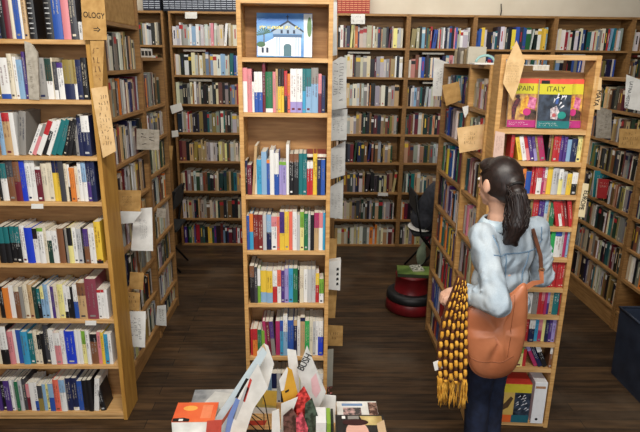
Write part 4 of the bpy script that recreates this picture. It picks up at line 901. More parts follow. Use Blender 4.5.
def guide(name, label, cx, zb, w, h, band, photo, foot, title, loc_off, yaw, tcol, fig):
    g = thing(name, label, 'book', loc_off, (R(-7), 0, yaw))
    box('cover', -w / 2, w / 2, 0, .003, 0, h, photo, g)
    box('page_block', -w / 2 + .001, w / 2 - .001, .003, .022, .001, h - .001, PAGES, g)
    patch('red_top_strip', g, [(-w / 2, h * .9), (w / 2, h * .9), (w / 2, h), (-w / 2, h)], flat((222, 84, 64)), -.001)
    patch('title_band', g, [(-w / 2, h * .69), (w / 2, h * .69), (w / 2, h * .9), (-w / 2, h * .9)], band, -.001)
    patch('foot_band', g, [(-w / 2, 0), (w / 2, 0), (w / 2, h * .15), (-w / 2, h * .15)], foot, -.001)
    if title: text('title_lettering', title, h * .145, tcol, g, (0, -.0016, h * .795), sx=.98)
    patch('black_logo_tab', g, [(-w * .46, h * .9), (-w * .2, h * .9), (-w * .2, h * .97), (-w * .46, h * .97)], INK, -.0014)
    scribble('foot_lettering', -w * .44, w * .2, h * .04, h * .12, 2, WHITEINK, g, 3, y=-.0018)
    for nm, pts, m, y in fig(w, h): patch(nm, g, pts, m, y)
    return g
def spain_fig(w, h):
    return [('printed_cape', [(-w * .12, h * .3), (w * .22, h * .22), (w * .34, h * .5), (w * .1, h * .66), (-w * .08, h * .55)], noise_mat('yellow_cape_print', (190, 110, 30), (244, 200, 60), 50, .4), -.0014),
            ('printed_pink_cape', [(w * .12, h * .42), (w * .38, h * .36), (w * .42, h * .6), (w * .18, h * .64)], noise_mat('pink_cape_print', (150, 40, 90), (226, 140, 176), 50, .4), -.0018),
            ('printed_figure', [(-w * .36, h * .16), (-w * .26, h * .16), (-w * .22, h * .4), (-w * .1, h * .56), (-w * .16, h * .62), (-w * .3, h * .55), (-w * .38, h * .38)], noise_mat('matador_print', (24, 18, 22), (120, 40, 52), 70, .4), -.0018),
            ('printed_head', ell(-w * .2, h * .63, w * .07, h * .04), flat((60, 40, 34)), -.002),
            ('printed_dark_bull', [(w * .05, h * .16), (w * .46, h * .16), (w * .46, h * .34), (w * .24, h * .38), (w * .08, h * .3)], noise_mat('bull_print', (30, 22, 20), (92, 62, 44), 60, .4), -.0016),
            ('printed_badge', ell(w * .12, h * .32, w * .13, h * .075), flat((190, 44, 120)), -.0024)]
def italy_fig(w, h):
    L_ = [('printed_mask', [(-w * .1, h * .2), (w * .1, h * .18), (w * .16, h * .34), (w * .06, h * .46), (-w * .12, h * .4)], noise_mat('mask_print', (120, 96, 104), (232, 222, 222), 70, .4), -.0014),
          ('printed_mask_face', ell(0, h * .27, w * .06, h * .04), flat((180, 90, 90)), -.002),
          ('printed_badge', ell(w * .24, h * .27, w * .13, h * .075), flat((28, 140, 128)), -.0022)]
    rq = random.Random(5)
    for i in range(9):
        x = w * rq.uniform(-.05, .32); z = h * rq.uniform(.4, .64); a = rq.uniform(.3, 1.2); l = h * .09
        L_.append(('printed_feather', [(x, z), (x + l * math.cos(a), z + l * math.sin(a)), (x + l * math.cos(a) - .006, z + l * math.sin(a) + .006)], flat((226, 226, 232)), -.0016 - .0001 * i))
    L_.append(('printed_blue_gleam', [(w * .02, h * .5), (w * .1, h * .5), (w * .12, h * .62), (w * .04, h * .62)], flat((60, 90, 160)), -.0013))
    return L_
BAND = flat((206, 196, 46)); GOLDP = noise_mat('sandy_photo', (120, 60, 48), (222, 176, 90), 24, .35); DARKP = noise_mat('night_photo', (12, 14, 22), (62, 74, 92), 26, .35)
MAG = flat((168, 40, 116)); TEA = flat((20, 110, 112)); OLV = flat((74, 70, 30))
def tr(x, d):   # along the rotated travel case: x along the front, d behind it
    return (.928 + x * math.cos(TR) - d * math.sin(TR), 2.758 + x * math.sin(TR) + d * math.cos(TR))
for lab, xo, d, band, photo, foot, tt, fig, w in (
        ('travel guide titled SPAIN with yellow cape and magenta foot, beside ITALY', .156, .066, BAND, GOLDP, MAG, 'SPAIN', spain_fig, .155),
        ('dark travel guide titled ITALY with white mask and teal foot', .302, .036, BAND, DARKP, TEA, 'ITALY', italy_fig, .162),
        ('travel guide with magenta foot half hidden behind the ITALY guide', .396, .072, BAND, GOLDP, MAG, '', spain_fig, .116)):
    p = tr(xo, d)
    guide('travel_guide', lab, 0, 0, w, .245, band, photo, foot, tt, (p[0], p[1], 1.754), TR, OLV, fig)

# big items on the lowest travel shelf
def standing(name, label, cat, x, d, w, dep, h, m, yaw=0.0, z=.031):
    p = tr(x, d); o = thing(name, label, cat, (p[0], p[1], z), (0, 0, TR + yaw))
    box('cover', 0, w, 0, dep, 0, h, m, o, .001)
    box('page_block', .003, w - .003, .002, dep - .002, h - .001, h + .0008, PAGES, o)
    return o
standing('large_book', 'tall pale blue book at the low corner beside the woman\'s jeans', 'book', .118, .02, .018, .105, .27, flat((150, 176, 186)))
o = standing('large_book', 'tall thin white book between pale blue book and yellow picture box', 'book', .142, -.012, .026, .12, .285, flat((226, 222, 212)))
bx = thing('boxed_set', 'big book box with red top and yellow picture front on the lowest travel shelf', 'box', (*tr(.178, .0), .031), (0, 0, TR))
box('box_body', 0, .185, 0, .118, 0, .262, flat((196, 60, 48)), bx, .001)
patch('yellow_title_panel', bx, [(0, .2), (.185, .2), (.185, .256), (0, .256)], flat((206, 188, 52)))
patch('dark_picture', bx, [(.092, .05), (.185, .05), (.185, .2), (.092, .2)], DARKP)
patch('sandy_picture', bx, [(0, .05), (.092, .05), (.092, .2), (0, .2)], flat((206, 172, 92)))
patch('orange_foot', bx, [(0, 0), (.085, 0), (.085, .05), (0, .05)], flat((224, 104, 44)))
patch('teal_foot', bx, [(.085, 0), (.185, 0), (.185, .05), (.085, .05)], flat((36, 96, 110)))
patch('printed_bird', bx, [(.012, .07), (.06, .1), (.085, .16), (.07, .175), (.04, .13), (.008, .1)], flat((84, 62, 40)), -.002)
rq = random.Random(9)
for i in range(12):
    x = rq.uniform(.1, .17); z = rq.uniform(.07, .18); patch('printed_feather', bx, [(x, z), (x + .018, z + .012), (x + .014, z + .018)], flat((214, 214, 220)), -.0021 - .0001 * i)
bi = thing('binder', 'wide white box binder with dark dot at its foot, low right on travel shelf', 'binder', (*tr(.378, -.005), .031), (0, 0, TR))
box('cover', 0, .07, 0, .122, 0, .275, flat((232, 232, 234)), bi, .002)
patch('tan_label_band', bi, [(.004, .235), (.06, .235), (.06, .25), (.004, .25)], flat((176, 130, 96)))
patch('dark_dot', bi, ell(.03, .03, .008, .008), INK)

o = thing('large_book', 'dark red book lying flat over the green books, second shelf below church picture', 'book', (.04, 2.895, 1.371 + .2012), (0, 0, 0))
box('cover', -.065, .065, 0, .15, .02, .023, flat((140, 66, 58)), o); box('page_block', -.063, .063, .002, .148, .0025, .02, PAGES, o); box('back_cover', -.065, .065, 0, .15, 0, .0025, flat((140, 66, 58)), o)
# divider on the second OLOGY shelf
dv, lc = card('shelf_divider', 'tall grey card shelf divider standing out on second shelf of OLOGY bookcase', 'divider', [(-1.3945, 2.147), (-1.3644, 2.1381), (-1.3388, 2.0942), (-1.3586, 1.8664), (-1.4078, 1.8693)], 2.797, CARDG, .012)
scribble('vertical_lettering', -.02, .0, .05, .2, 1, flat((120, 112, 100)), dv, 2, True)

# ------------------------------------------------------------------ paper signs
sg, lc = card('cardboard_sign', 'kraft cardboard sign reading OLOGY with arrow', 'sign', [(-1.0899, 2.3607), (-0.9799, 2.3622), (-0.9856, 2.1558), (-1.1005, 2.1543)], 2.772, KRAFT, .005)
p = lc([(-1.0365, 2.2661)])[0]; text('lettering', 'OLOGY', .036, INK, sg, (p[0], -.002, p[1]), (R(90), R(4), 0), sx=.78, spacing=1.05)
p = lc([(-1.0287, 2.2031)])[0]
ax, az = p
patch('arrow', sg, [(ax - .016, az + .003), (ax + .004, az + .003), (ax + .004, az + .006), (ax - .016, az + .006)], INK)
patch('arrow', sg, [(ax - .016, az - .006), (ax + .004, az - .006), (ax + .004, az - .003), (ax - .016, az - .003)], INK)
patch('arrow_head', sg, [(ax + .002, az - .013), (ax + .017, az), (ax + .002, az + .013), (ax + .002, az + .008), (ax + .011, az), (ax + .002, az - .008)], INK)
def scribsign(name, label, pts, Y, m, rows, seed, vertical=False, thick=.003, ink=None, inset=.12, cat='sign', h=.6):
    o, lc = card(name, label, cat, pts, Y, m, thick)
    xs = [q[0] for q in lc(pts)]; zs = [q[1] for q in lc(pts)]
    xs.sort(); zs.sort(); n = len(xs)
    x0, x1, z0, z1 = xs[1], xs[-2], zs[1], zs[-2]; dx = (x1 - x0) * inset; dz = (z1 - z0) * inset
    if rows: scribble('handwriting', x0 + dx, x1 - dx, z0 + dz, z1 - dz, rows, ink or flat((70, 62, 54)), o, seed, vertical, h=h)
    return o
scribsign('paper_sign', 'narrow kraft paper strip hanging directly below the OLOGY sign', [(-1.0695, 2.1526), (-1.0024, 2.1534), (-1.0315, 1.9296), (-1.0732, 1.9291)], 2.778, KRAFT, 4, 1, ink=flat((120, 88, 52)))
scribsign('paper_sign', 'long tilted tan strip of handwriting on the OLOGY bookcase post', [(-1.0874, 1.9267), (-1.0077, 1.9396), (-0.993, 1.6171), (-1.0624, 1.5805)], 2.776, KRAFT2, 9, 2, ink=flat((110, 84, 58)), inset=.08)
scribsign('card_sign', 'grey card sign sticking out over the aisle between two brown bookcases', [(-1.1473, 1.6266), (-0.9974, 1.6183), (-1.0099, 1.4858), (-1.1586, 1.4877)], 3.62, CARDG, 2, 3, True)
scribsign('card_sign', 'kraft card with small stamped text above the white papers in the aisle', [(-1.1662, 1.311), (-1.0173, 1.3092), (-1.0306, 1.1782), (-1.1781, 1.1803)], 3.2, KRAFT, 4, 4, ink=flat((96, 70, 44)), inset=.25)
scribsign('paper_sheet', 'loose white paper fanned below the stamped kraft card', [(-1.1634, 1.1915), (-1.0089, 1.1877), (-1.0684, 1.1172), (-1.1648, 1.1102)], 3.16, PAPERG, 0, 5, cat='paper')
scribsign('paper_sign', 'largest white paper sign in the aisle, with faint vertical handwriting', [(-1.1019, 1.166), (-0.9893, 1.1766), (-1.004, 0.8884), (-1.1436, 0.8909)], 3.3, PAPER, 4, 6, True, ink=flat((110, 110, 112)), inset=.25)
scribsign('card_sign', 'brown card low in the aisle under the largest white sign', [(-1.1412, 0.7679), (-1.0534, 0.7616), (-1.0688, 0.6446), (-1.1571, 0.6546)], 3.24, KRAFT, 0, 7)
scribsign('card_sign', 'lower kraft card with writing, just above the white lettered sheet', [(-1.1601, 0.6782), (-1.0559, 0.6686), (-1.0688, 0.5459), (-1.1771, 0.5557)], 3.14, KRAFT, 3, 8, ink=flat((90, 62, 40)))
scribsign('paper_sign', 'lowest white sheet with tall vertical letters near the aisle floor', [(-1.1435, 0.547), (-1.0264, 0.5476), (-1.0507, 0.2953), (-1.1422, 0.3021)], 3.13, PAPER, 3, 9, True, ink=flat((84, 84, 84)), inset=.15, h=.75)
scribsign('paper_sign', 'small white sign with vertical letters at the far end of the aisle row', [(-1.1337, 0.3038), (-1.0667, 0.3123), (-1.0743, 0.14), (-1.1522, 0.148)], 3.72, PAPERG, 2, 10, True, inset=.15)
scribsign('paper_sign', 'small grey sign above the dark brown card at the far aisle end', [(-1.0979, 1.0417), (-1.0307, 1.0348), (-1.0423, 0.9676), (-1.1098, 0.9746)], 3.78, CARDG, 2, 11)
scribsign('card_sign', 'brown card stuck on the end post of the lower aisle bookcase', [(-1.1899, 1.4001), (-1.1102, 1.3928), (-1.1255, 1.2787), (-1.2056, 1.2862)], 4.39, KRAFT, 0, 12)
scribsign('paper_sign', 'white card hanging askew on the back bookcase post, upper of two', [(-1.5073, 1.5788), (-1.3882, 1.6168), (-1.3714, 1.5381), (-1.4914, 1.4946)], 5.94, PAPER, 0, 13)
scribsign('paper_sign', 'small white card low on the back bookcase post, lower of two', [(-1.5082, 1.3129), (-1.4376, 1.3244), (-1.4364, 1.2542), (-1.5073, 1.2427)], 5.94, PAPER, 0, 14)
scribsign('paper_label', 'blank white label under the checked volumes on the back bookcase', [(-1.2944, 2.5244), (-1.1723, 2.526), (-1.1755, 2.4635), (-1.2979, 2.4619)], 5.94, PAPER, 0, 15, cat='label')
scribsign('paper_label', 'white label with faint lines below the red volumes', [(0.4014, 2.5272), (0.5452, 2.529), (0.5485, 2.4321), (0.4041, 2.4303)], 5.94, PAPER, 2, 16, cat='label', ink=flat((170, 168, 164)))
scribsign('paper_label', 'white shelf tag on the fourth shelf edge of the OLOGY bookcase', [(-1.4712, 1.3284), (-1.4085, 1.3289), (-1.4119, 1.3027), (-1.4747, 1.3022)], 2.8, PAPER, 0, 17, cat='label', thick=.0015)
scribsign('paper_label', 'white shelf tag on the sixth shelf edge of the OLOGY bookcase', [(-1.2614, 0.6506), (-1.2, 0.6508), (-1.2028, 0.6229), (-1.2643, 0.6226)], 2.8, PAPER, 0, 18, cat='label', thick=.0015)
scribsign('paper_label', 'tiny white shelf tag on the back bookcase shelf behind the stool', [(0.7585, 0.6443), (0.8714, 0.6418), (0.8732, 0.6047), (0.7601, 0.6061)], 5.955, PAPER, 0, 19, cat='label', thick=.002)
# row of signs at the right flank of the centre case
scribsign('card_sign', 'pale grey card strip topmost beside the church picture case', [(0.0739, 2.3904), (0.1419, 2.3913), (0.1478, 2.1034), (0.0782, 2.0915)], 3.3, PAPERG, 0, 20)
scribsign('paper_sign', 'white sign with cut corner and large vertical letters, upper flank of centre case', [(0.0799, 2.0405), (0.1733, 2.0955), (0.2059, 2.0875), (0.2132, 1.7975), (0.0836, 1.7783)], 3.34, PAPERG, 3, 21, True, ink=flat((120, 120, 120)), inset=.1, h=.7)
scribsign('paper_sign', 'white vertical-lettered sign just under the cut-corner sign', [(0.0855, 1.7772), (0.2247, 1.7848), (0.2233, 1.5929), (0.0883, 1.5853)], 3.42, PAPERG, 4, 22, True, ink=flat((140, 140, 140)))
scribsign('paper_sign', 'white sloping sign third down the flank of the centre case', [(0.0914, 1.5025), (0.2223, 1.575), (0.2245, 1.3522), (0.0941, 1.3109)], 3.5, PAPERG, 4, 23, True, ink=flat((146, 144, 142)))
scribsign('paper_sign', 'white sloping sign fourth down the flank, nearest the floor of the four', [(0.0972, 1.2313), (0.2203, 1.3081), (0.2201, 1.0283), (0.0999, 1.0417)], 3.58, PAPERG, 4, 24, True, ink=flat((146, 144, 142)))
scribsign('card_sign', 'brown card strip on the centre case flank above the white box', [(0.0918, 1.01), (0.1667, 1.004), (0.1635, 0.8512), (0.0941, 0.8507)], 3.22, KRAFT, 0, 25)
scribsign('card_sign', 'brown card strip on the centre case flank below the white box', [(0.0968, 0.6665), (0.1737, 0.66), (0.1647, 0.4627), (0.0997, 0.4624)], 3.22, KRAFT, 0, 26)
scribsign('card_sign', 'kraft card with printed box drawing low on the centre case flank', [(0.0998, 0.4225), (0.2168, 0.4158), (0.2169, 0.2707), (0.1019, 0.274)], 3.2, KRAFT, 2, 27, ink=flat((110, 80, 50)), inset=.28)
o, lc = card('white_box', 'small white box with four black marks on centre case flank', 'box', [(0.0927, 0.8665), (0.1917, 0.8837), (0.19, 0.6787), (0.0952, 0.6885)], 3.17, PAPER, .05)
for k in range(4):
    p = lc([(0, 0)])[0]; cxk = .022 ; zz = .035 + k * .033
    patch('black_mark', o, [(cxk, zz), (cxk + .016, zz + .003), (cxk + .014, zz + .02), (cxk + .002, zz + .018)], INK)
scribsign('plastic_sleeve', 'cloudy plastic sleeve with yellow top hanging low on the centre case flank', [(0.0998, 0.2869), (0.1542, 0.2942), (0.1528, 0.0229), (0.1037, 0.0154)], 3.12, flat((170, 168, 156), .3), 0, 28, cat='sleeve')
# signs along the far right aisle case
scribsign('paper_sign', 'big white slanted sign standing out before the back wall bookcases', [(0.8612, 2.0996), (0.97, 2.0636), (1.0018, 2.0196), (0.9443, 1.933), (0.9409, 1.8354), (0.8689, 1.8346)], 3.98, PAPER, 3, 30, True, ink=flat((140, 140, 142)), inset=.16)
scribsign('card_sign', 'blank kraft card held out between white slanted sign and blue books', [(0.8195, 1.9293), (0.9245, 1.9548), (0.9498, 1.8415), (0.8543, 1.8031)], 3.5, KRAFT, 0, 31)
scribsign('card_sign', 'tan handwritten card right above the woman\'s head', [(0.8073, 1.7222), (0.958, 1.7457), (0.9848, 1.6127), (0.8327, 1.5831)], 3.02, KRAFT2, 3, 32, ink=flat((150, 118, 76)), inset=.14)
scribsign('paper_tag', 'torn white paper tag above the tan handwritten card', [(0.8912, 1.8182), (0.926, 1.8272), (0.9268, 1.7837), (0.9115, 1.7543), (0.9001, 1.7834)], 3.25, PAPER, 0, 33, cat='tag')
scribsign('leaflet', 'white leaflet with green leaf mark between dark books in front of the woman', [(0.9299, 1.2208), (0.9872, 1.2147), (0.987, 0.9963), (0.9286, 1.0026)], 3.3, PAPER, 2, 34, cat='leaflet', ink=flat((90, 130, 96)), inset=.3)
scribsign('card_sign', 'faded pink picture card on the travel bookcase post beside the woman', [(0.9264, 1.7429), (0.9754, 1.7334), (0.9787, 1.6064), (0.927, 1.6111)], 2.735, flat((214, 182, 166)), 3, 35, True, ink=flat((170, 130, 124)))
scribsign('paper_sign', 'diamond-hung sheet of kraft paper on the top corner of the travel bookcase', [(0.9821, 2.1763), (1.0341, 2.0824), (1.0172, 1.9738), (0.9966, 1.8919), (0.9379, 1.9777), (0.9445, 2.0767)], 2.73, KRAFT2, 8, 36, ink=flat((170, 132, 92)), inset=.05)
o, lc = card('card_strip', 'narrow pale strip lettered MAYA down the travel bookcase edge', 'sign', [(1.3865, 2.016), (1.4224, 2.0069), (1.4365, 1.8527), (1.4007, 1.8572)], 2.73, KRAFT2, .002)
p = lc([(1.414, 1.9109)])[0]; text('lettering', 'MAYA', .034, INK, o, (p[0], -.0022, p[1]), (R(90), R(96), 0), sx=.85)
o, lc = card('card_strip', 'narrow cream strip lettered EUROPE low on the travel bookcase edge', 'sign', [(1.4032, 1.482), (1.4351, 1.477), (1.4382, 1.2971), (1.4031, 1.3023)], 2.725, flat((222, 204, 164)), .002)
p = lc([(1.419, 1.3918)])[0]; text('lettering', 'EUROPE', .034, INK, o, (p[0], -.0022, p[1]), (R(90), R(98), 0), sx=.86)
scribsign('card_sign', 'pale grey sign with faint writing on the wall bookcase beside travel guides', [(2.3163, 1.741), (2.4403, 1.7065), (2.4687, 1.4796), (2.3395, 1.4825)], 4.45, CARDG, 2, 38, True, ink=flat((120, 112, 104)))
o = scribsign('paper_sign', 'white sign with bold black vertical letters on the wall bookcase', [(2.2347, 2.0), (2.3835, 1.9499), (2.4212, 1.7395), (2.2596, 1.7663)], 3.96, PAPER, 0, 39)
text('lettering', 'LATINA HISTORY', .034, INK, o, (-.052, -.0022, .118), (R(90), R(93), 0), sx=.72)
scribsign('card_sign', 'kraft card with faint writing under the bold-lettered white sign', [(2.2306, 1.6226), (2.396, 1.617), (2.4211, 1.4753), (2.246, 1.4847)], 3.93, KRAFT, 3, 40, ink=flat((110, 84, 50)))
def facebook(label, pts, Y, m, cat='book', t=.02):
    o, lc = card('book', label, cat, pts, Y, m, .002)
    q = lc(pts); pg = poly_card('page_block', [(x * .97, z * .98 + .001) for x, z in q], t, PAGES, o, loc=(0, .002, 0))
    scribble('cover_lettering', min(x for x, z in q) * .7, max(x for x, z in q) * .7, max(z for x, z in q) * .55, max(z for x, z in q) * .85, 2, flat((210, 190, 170)), o, 3)
    return o
facebook('turquoise book facing out on the wall bookcase beyond the travel case', [(2.4036, 1.2014), (2.5329, 1.1939), (2.5858, 0.9719), (2.4172, 0.9706)], 4.5, flat((44, 140, 152)))
facebook('red book facing out in front of the turquoise one', [(2.3898, 1.1538), (2.5049, 1.142), (2.5058, 0.9791), (2.3986, 0.9869)], 4.4, flat((172, 44, 46)))

# odds and ends on top of the cases
cbx = thing('cardboard_box', 'brown cardboard box on the high shelf behind the OLOGY sign', 'box', (-1.15, 3.03, 2.271))
box('carton', -.2, 0, 0, .74, 0, .22, KRAFT, cbx, .003); box('flap_tape', -.12, -.08, -.001, .741, .2195, .2208, KRAFT2, cbx)
wb = thing('white_carton', 'flat white carton with dark print lying on the lower aisle bookcase', 'box', (-1.17, 3.9, 2.076))
box('carton', -.14, 0, 0, .3, 0, .06, PAPER, wb, .002)
bm = bmesh.new()
for k in range(3): add_box(bm, -.001, .0015, .03 + k * .085, .09 + k * .085, .012, .044)
obj('dark_print', bm, INK, wb)
hk = thing('bookend', 'small pale teal and white bookend hoop on the case beside the woman', 'bookend', (.97, 3.05, 2.061))
tube('hoop', [(-.03 + .05 * math.cos(R(a)), 0, .012 + .036 * math.sin(R(a))) for a in range(0, 181, 15)], .007, flat((150, 190, 186)), hk)
box('base_plate', -.1, .08, -.04, .06, 0, .01, PAPER, hk, .002)
for k, (dx, c) in enumerate((( -.0, (196, 190, 172)), (.0, (150, 130, 96)), (0, (204, 196, 180)), (0, (110, 100, 90)), (0, (186, 170, 140)))):
    b = box('small_book', 0, .11, 0, .03, 0, .1 - .012 * (k % 3), flat(c), None, .001, loc=(.945, 3.42 + k * .075, 2.0615)); tag(b, ('pale', 'tan', 'cream', 'grey', 'beige')[k] + ' small book on top of the case behind the white hoop bookend', 'book', 'small books on the aisle case')
    box('page_block', .003, .107, .003, .027, .1 - .012 * (k % 3) - .001, .1 - .012 * (k % 3) + .0008, PAGES, b)
lb = thing('large_book', 'white book lying flat on the case behind the travel bookcase top', 'book', (1.19, 3.02, 2.035)); 
box('cover', -.13, .09, 0, .16, 0, .028, PAPER, lb, .001); box('page_block', -.129, .089, -.0008, .15, .004, .024, PAGES, lb)
tb = thing('case_top', 'plain board topping the aisle cases behind the travel bookcase', 'board', (0, 0, 0))
box('board_panel', 1.152, 1.38, 2.98, 3.95, 2.012, 2.034, WOODD, tb); box('end_support', 1.358, 1.38, 2.98, 3.95, 0, 2.012, WOODD, tb)

# ------------------------------------------------------------------ low display bench with leaflets
bn = thing('display_bench', 'low pine bench carrying magazines and leaflets before the narrow centre case', 'bench', (-.165, 2.34, 0))
box('bench_top', -.5, .5, -.3, .28, .225, .25, WOODH, bn, .002)
for sx in (-1, 1):
    for sy in (-1, 1): box('leg', sx * .45 - .025, sx * .45 + .025, sy * .25 - .025, sy * .25 + .025, 0, .225, WOOD, bn)
box('apron', -.43, .43, -.27, -.25, .16, .225, WOOD, bn)
def mag(name, label, cat, cx, cy, z, w, d, t, m, rz=0.0, side=None):
    o = thing(name, label, cat, (cx, cy, z), (0, 0, rz))
    box('cover', -w / 2, w / 2, -d / 2, d / 2, t - .001, t, m, o)
    box('page_block', -w / 2 + .001, w / 2 - .001, -d / 2 + .001, d / 2 - .001, .001, t - .001, side or PAGES, o)
    box('back_cover', -w / 2, w / 2, -d / 2, d / 2, 0, .001, m, o)
    return o
def top_patch(name, o, pts, m, z): 
    bm = bmesh.new(); A = [bm.verts.new((x, y, z)) for x, y in pts]; f = bm.faces.new(A)
    g = bmesh.ops.extrude_face_region(bm, geom=[f]); bmesh.ops.translate(bm, verts=[v for v in g['geom'] if isinstance(v, bmesh.types.BMVert)], vec=(0, 0, .0006))
    bmesh.ops.recalc_face_normals(bm, faces=bm.faces[:])
    return obj(name, bm, m, o)
g1 = mag('magazine', 'grey magazine on a paper stack behind the orange one', 'magazine', -.465, 2.49, .2505, .30, .2, .10, noise_mat('grey_photo', (120, 124, 128), (206, 206, 204), 7, .4), .03)
top_patch('pale_picture', g1, [(-.1, -.06), (.06, -.08), (.1, .05), (-.04, .08)], PAPERG, .1)
g2 = mag('picture_box', 'picture-fronted box with green label under the orange-topped book', 'box', -.565, 2.23, .2505, .2, .2, .075, PAPER, 0)
def fpatch(name, o, pts, m, y): return poly_card(name, pts, .0008, m, o, loc=(0, y, 0))
fpatch('green_label', g2, [(.005, .01), (.1, .01), (.1, .06), (.005, .06)], flat((18, 98, 76)), -.1012)
fpatch('dark_photo', g2, [(-.1, .01), (-.01, .01), (-.02, .055), (-.06, .062), (-.1, .05)], noise_mat('speckled_photo', (60, 70, 60), (190, 190, 180), 60, .5), -.1012)
fpatch('yellow_sticker', g2, ell(.07, .022, .014, .012), flat((226, 220, 70)), -.1022)
top_patch('green_corner', g2, [(.02, -.1), (.1, -.1), (.1, -.06), (.02, -.06)], flat((18, 98, 76)), .075)
g3 = mag('large_book', 'orange-covered book with small sunglasses picture on top of the pile', 'book', -.56, 2.33, .326, .205, .155, .07, noise_mat('orange_cover', (228, 92, 48), (240, 122, 66), 6, .4), .02, side=PAPER)
top_patch('yellow_oval', g3, ell(-.03, .03, .035, .02), flat((244, 176, 84)), .07)
top_patch('sunglasses_picture', g3, [(-.1, -.075), (-.02, -.075), (-.02, -.055), (-.05, -.045), (-.1, -.05)], INK, .07)
top_patch('white_glint', g3, [(-.07, -.07), (-.05, -.07), (-.05, -.055), (-.07, -.055)], WHITEINK, .0707)
top_patch('pale_lettering', g3, [(.03, -.05), (.08, -.05), (.08, .055), (.03, .055)], flat((240, 140, 96)), .07)
# right-hand magazines
g4 = mag('magazine', 'white magazine with two small photos lying behind the woman-cover magazine', 'magazine', .255, 2.47, .2505, .215, .17, .05, PAPER, 0)
top_patch('portrait_photo', g4, [(-.075, -.07), (.02, -.07), (.02, .03), (-.075, .03)], noise_mat('rosy_photo', (70, 66, 66), (214, 176, 170), 30, .4, lo=.42, hi=.58), .05)
top_patch('blue_heading', g4, [(-.08, .045), (.03, .045), (.03, .065), (-.08, .065)], flat((120, 150, 190)), .05)
top_patch('brown_photo', g4, [(.06, -.08), (.107, -.08), (.107, .075), (.06, .075)], noise_mat('brown_photo', (70, 40, 32), (200, 160, 140), 26, .4, lo=.42, hi=.58), .05)
g5 = mag('magazine', 'black and gold magazine with pale face cover on the bench end', 'magazine', .255, 2.26, .2505, .245, .22, .1, flat((26, 22, 22), .3), 0)
top_patch('gold_gleam', g5, [(.02, .03), (.11, .03), (.11, .1), (.0, .1)], noise_mat('gold_sheen', (150, 118, 60), (228, 206, 140), 8, .3), .1)
top_patch('face_photo', g5, ell(-.02, -.02, .055, .075), flat((226, 176, 158)), .1006)
top_patch('dark_hair', g5, ell(-.025, .05, .065, .025), flat((58, 26, 26)), .1012)
top_patch('pale_edge', g5, [(.08, -.105), (.12, -.105), (.12, .07), (.08, .04)], flat((206, 176, 140)), .1006)
top_patch('masthead', g5, [(-.06, .075), (-.005, .075), (-.005, .1), (-.06, .1)], flat((150, 146, 140)), .1006)
top_patch('white_square', g5, [(-.09, .078), (-.073, .078), (-.073, .1), (-.09, .1)], WHITEINK, .1006)
cd, lc = card('price_card', 'white card with pink printed lines standing among the magazines', 'card', [(0.0122, 0.427), (0.1386, 0.4124), (0.1383, 0.2515), (0.0089, 0.2515)], 2.44, PAPER, .004)
scribble('pink_lettering', -.05, .05, .17, .22, 3, flat((226, 130, 126)), cd, 5)
for k, (x0, x1, c, lb) in enumerate(((316, 326, (226, 226, 224), 'white pamphlet with green edge standing before the price card'), (326.5, 330.5, (132, 168, 60), 'thin lime green booklet standing beside the black and gold magazine'), (331, 333.5, (40, 44, 36), 'thin black booklet between lime booklet and gold magazine'))):
    pts = [[(0.0337, 0.4389)][0], [(0.0815, 0.4389)][0]]
    sc = (pts[1][0] - pts[0][0]) / 10
    X0 = pts[0][0] + (x0 - 316) * sc; X1 = pts[0][0] + (x1 - 316) * sc
    b = box('booklet', 0, X1 - X0, 0, .12, 0, pts[0][1] - .2515 - .004 * k, flat(c), None, .001, loc=(X0, 2.24 - .12, .2512)); tag(b, lb, 'booklet')
    b.location.y = 2.19
# leaflets in the wire rack
def leaflet(label, pts, Y, m, yaw=0.0, parts=(), t=.003, name='leaflet'):
    o, lc = card(name, label, 'leaflet', pts, Y, m, t, None, yaw)
    for nm, pp, mm in parts: patch(nm, o, lc(pp), mm)
    return o
leaflet('pale blue leaflet slanting up highest, with dark strokes of writing', [(-0.2188, 0.773), (-0.2005, 0.7414), (-0.305, 0.5296), (-0.3972, 0.3717), (-0.431, 0.2515), (-0.5003, 0.2515), (-0.4657, 0.3716), (-0.3022, 0.6392)], 2.30, flat((206, 220, 226)), 0,
        [('dark_writing', [(-0.303, 0.6066), (-0.2888, 0.6012), (-0.3396, 0.5017), (-0.3591, 0.4961)], INK), ('brown_stripe', [(-0.3342, 0.5185), (-0.3247, 0.5129), (-0.4382, 0.3256), (-0.4476, 0.3372)], flat((170, 90, 70)))])
leaflet('large white folded leaflet with curved red line and lavender picture', [(-0.2399, 0.7068), (-0.1951, 0.5785), (-0.2637, 0.4686), (-0.331, 0.2515), (-0.4332, 0.2515), (-0.3851, 0.4127), (-0.3284, 0.5456)], 2.26, PAPER, 0,
        [('lavender_picture', [(-0.3481, 0.5237), (-0.3294, 0.5127), (-0.3718, 0.3789), (-0.4028, 0.2515), (-0.4226, 0.2515), (-0.3895, 0.4239)], flat((120, 146, 206))), ('printed_text', [(-0.2989, 0.5891), (-0.285, 0.5783), (-0.3518, 0.4014), (-0.3659, 0.4127)], flat((190, 190, 190))), ('red_line', [(-0.2789, 0.6323), (-0.2698, 0.6216), (-0.3059, 0.5018), (-0.3152, 0.5072)], flat((206, 70, 62)))])
leaflet('white folded sheet rising at the top of the leaflet rack', [(-0.2519, 0.7233), (-0.2175, 0.769), (-0.1986, 0.7557), (-0.171, 0.6584), (-0.202, 0.5254), (-0.2492, 0.6143)], 2.34, PAPER, 0, [('tan_edge', [(-0.2273, 0.7556), (-0.2175, 0.7685), (-0.2085, 0.7342), (-0.2287, 0.6801)], flat((214, 178, 130)))])
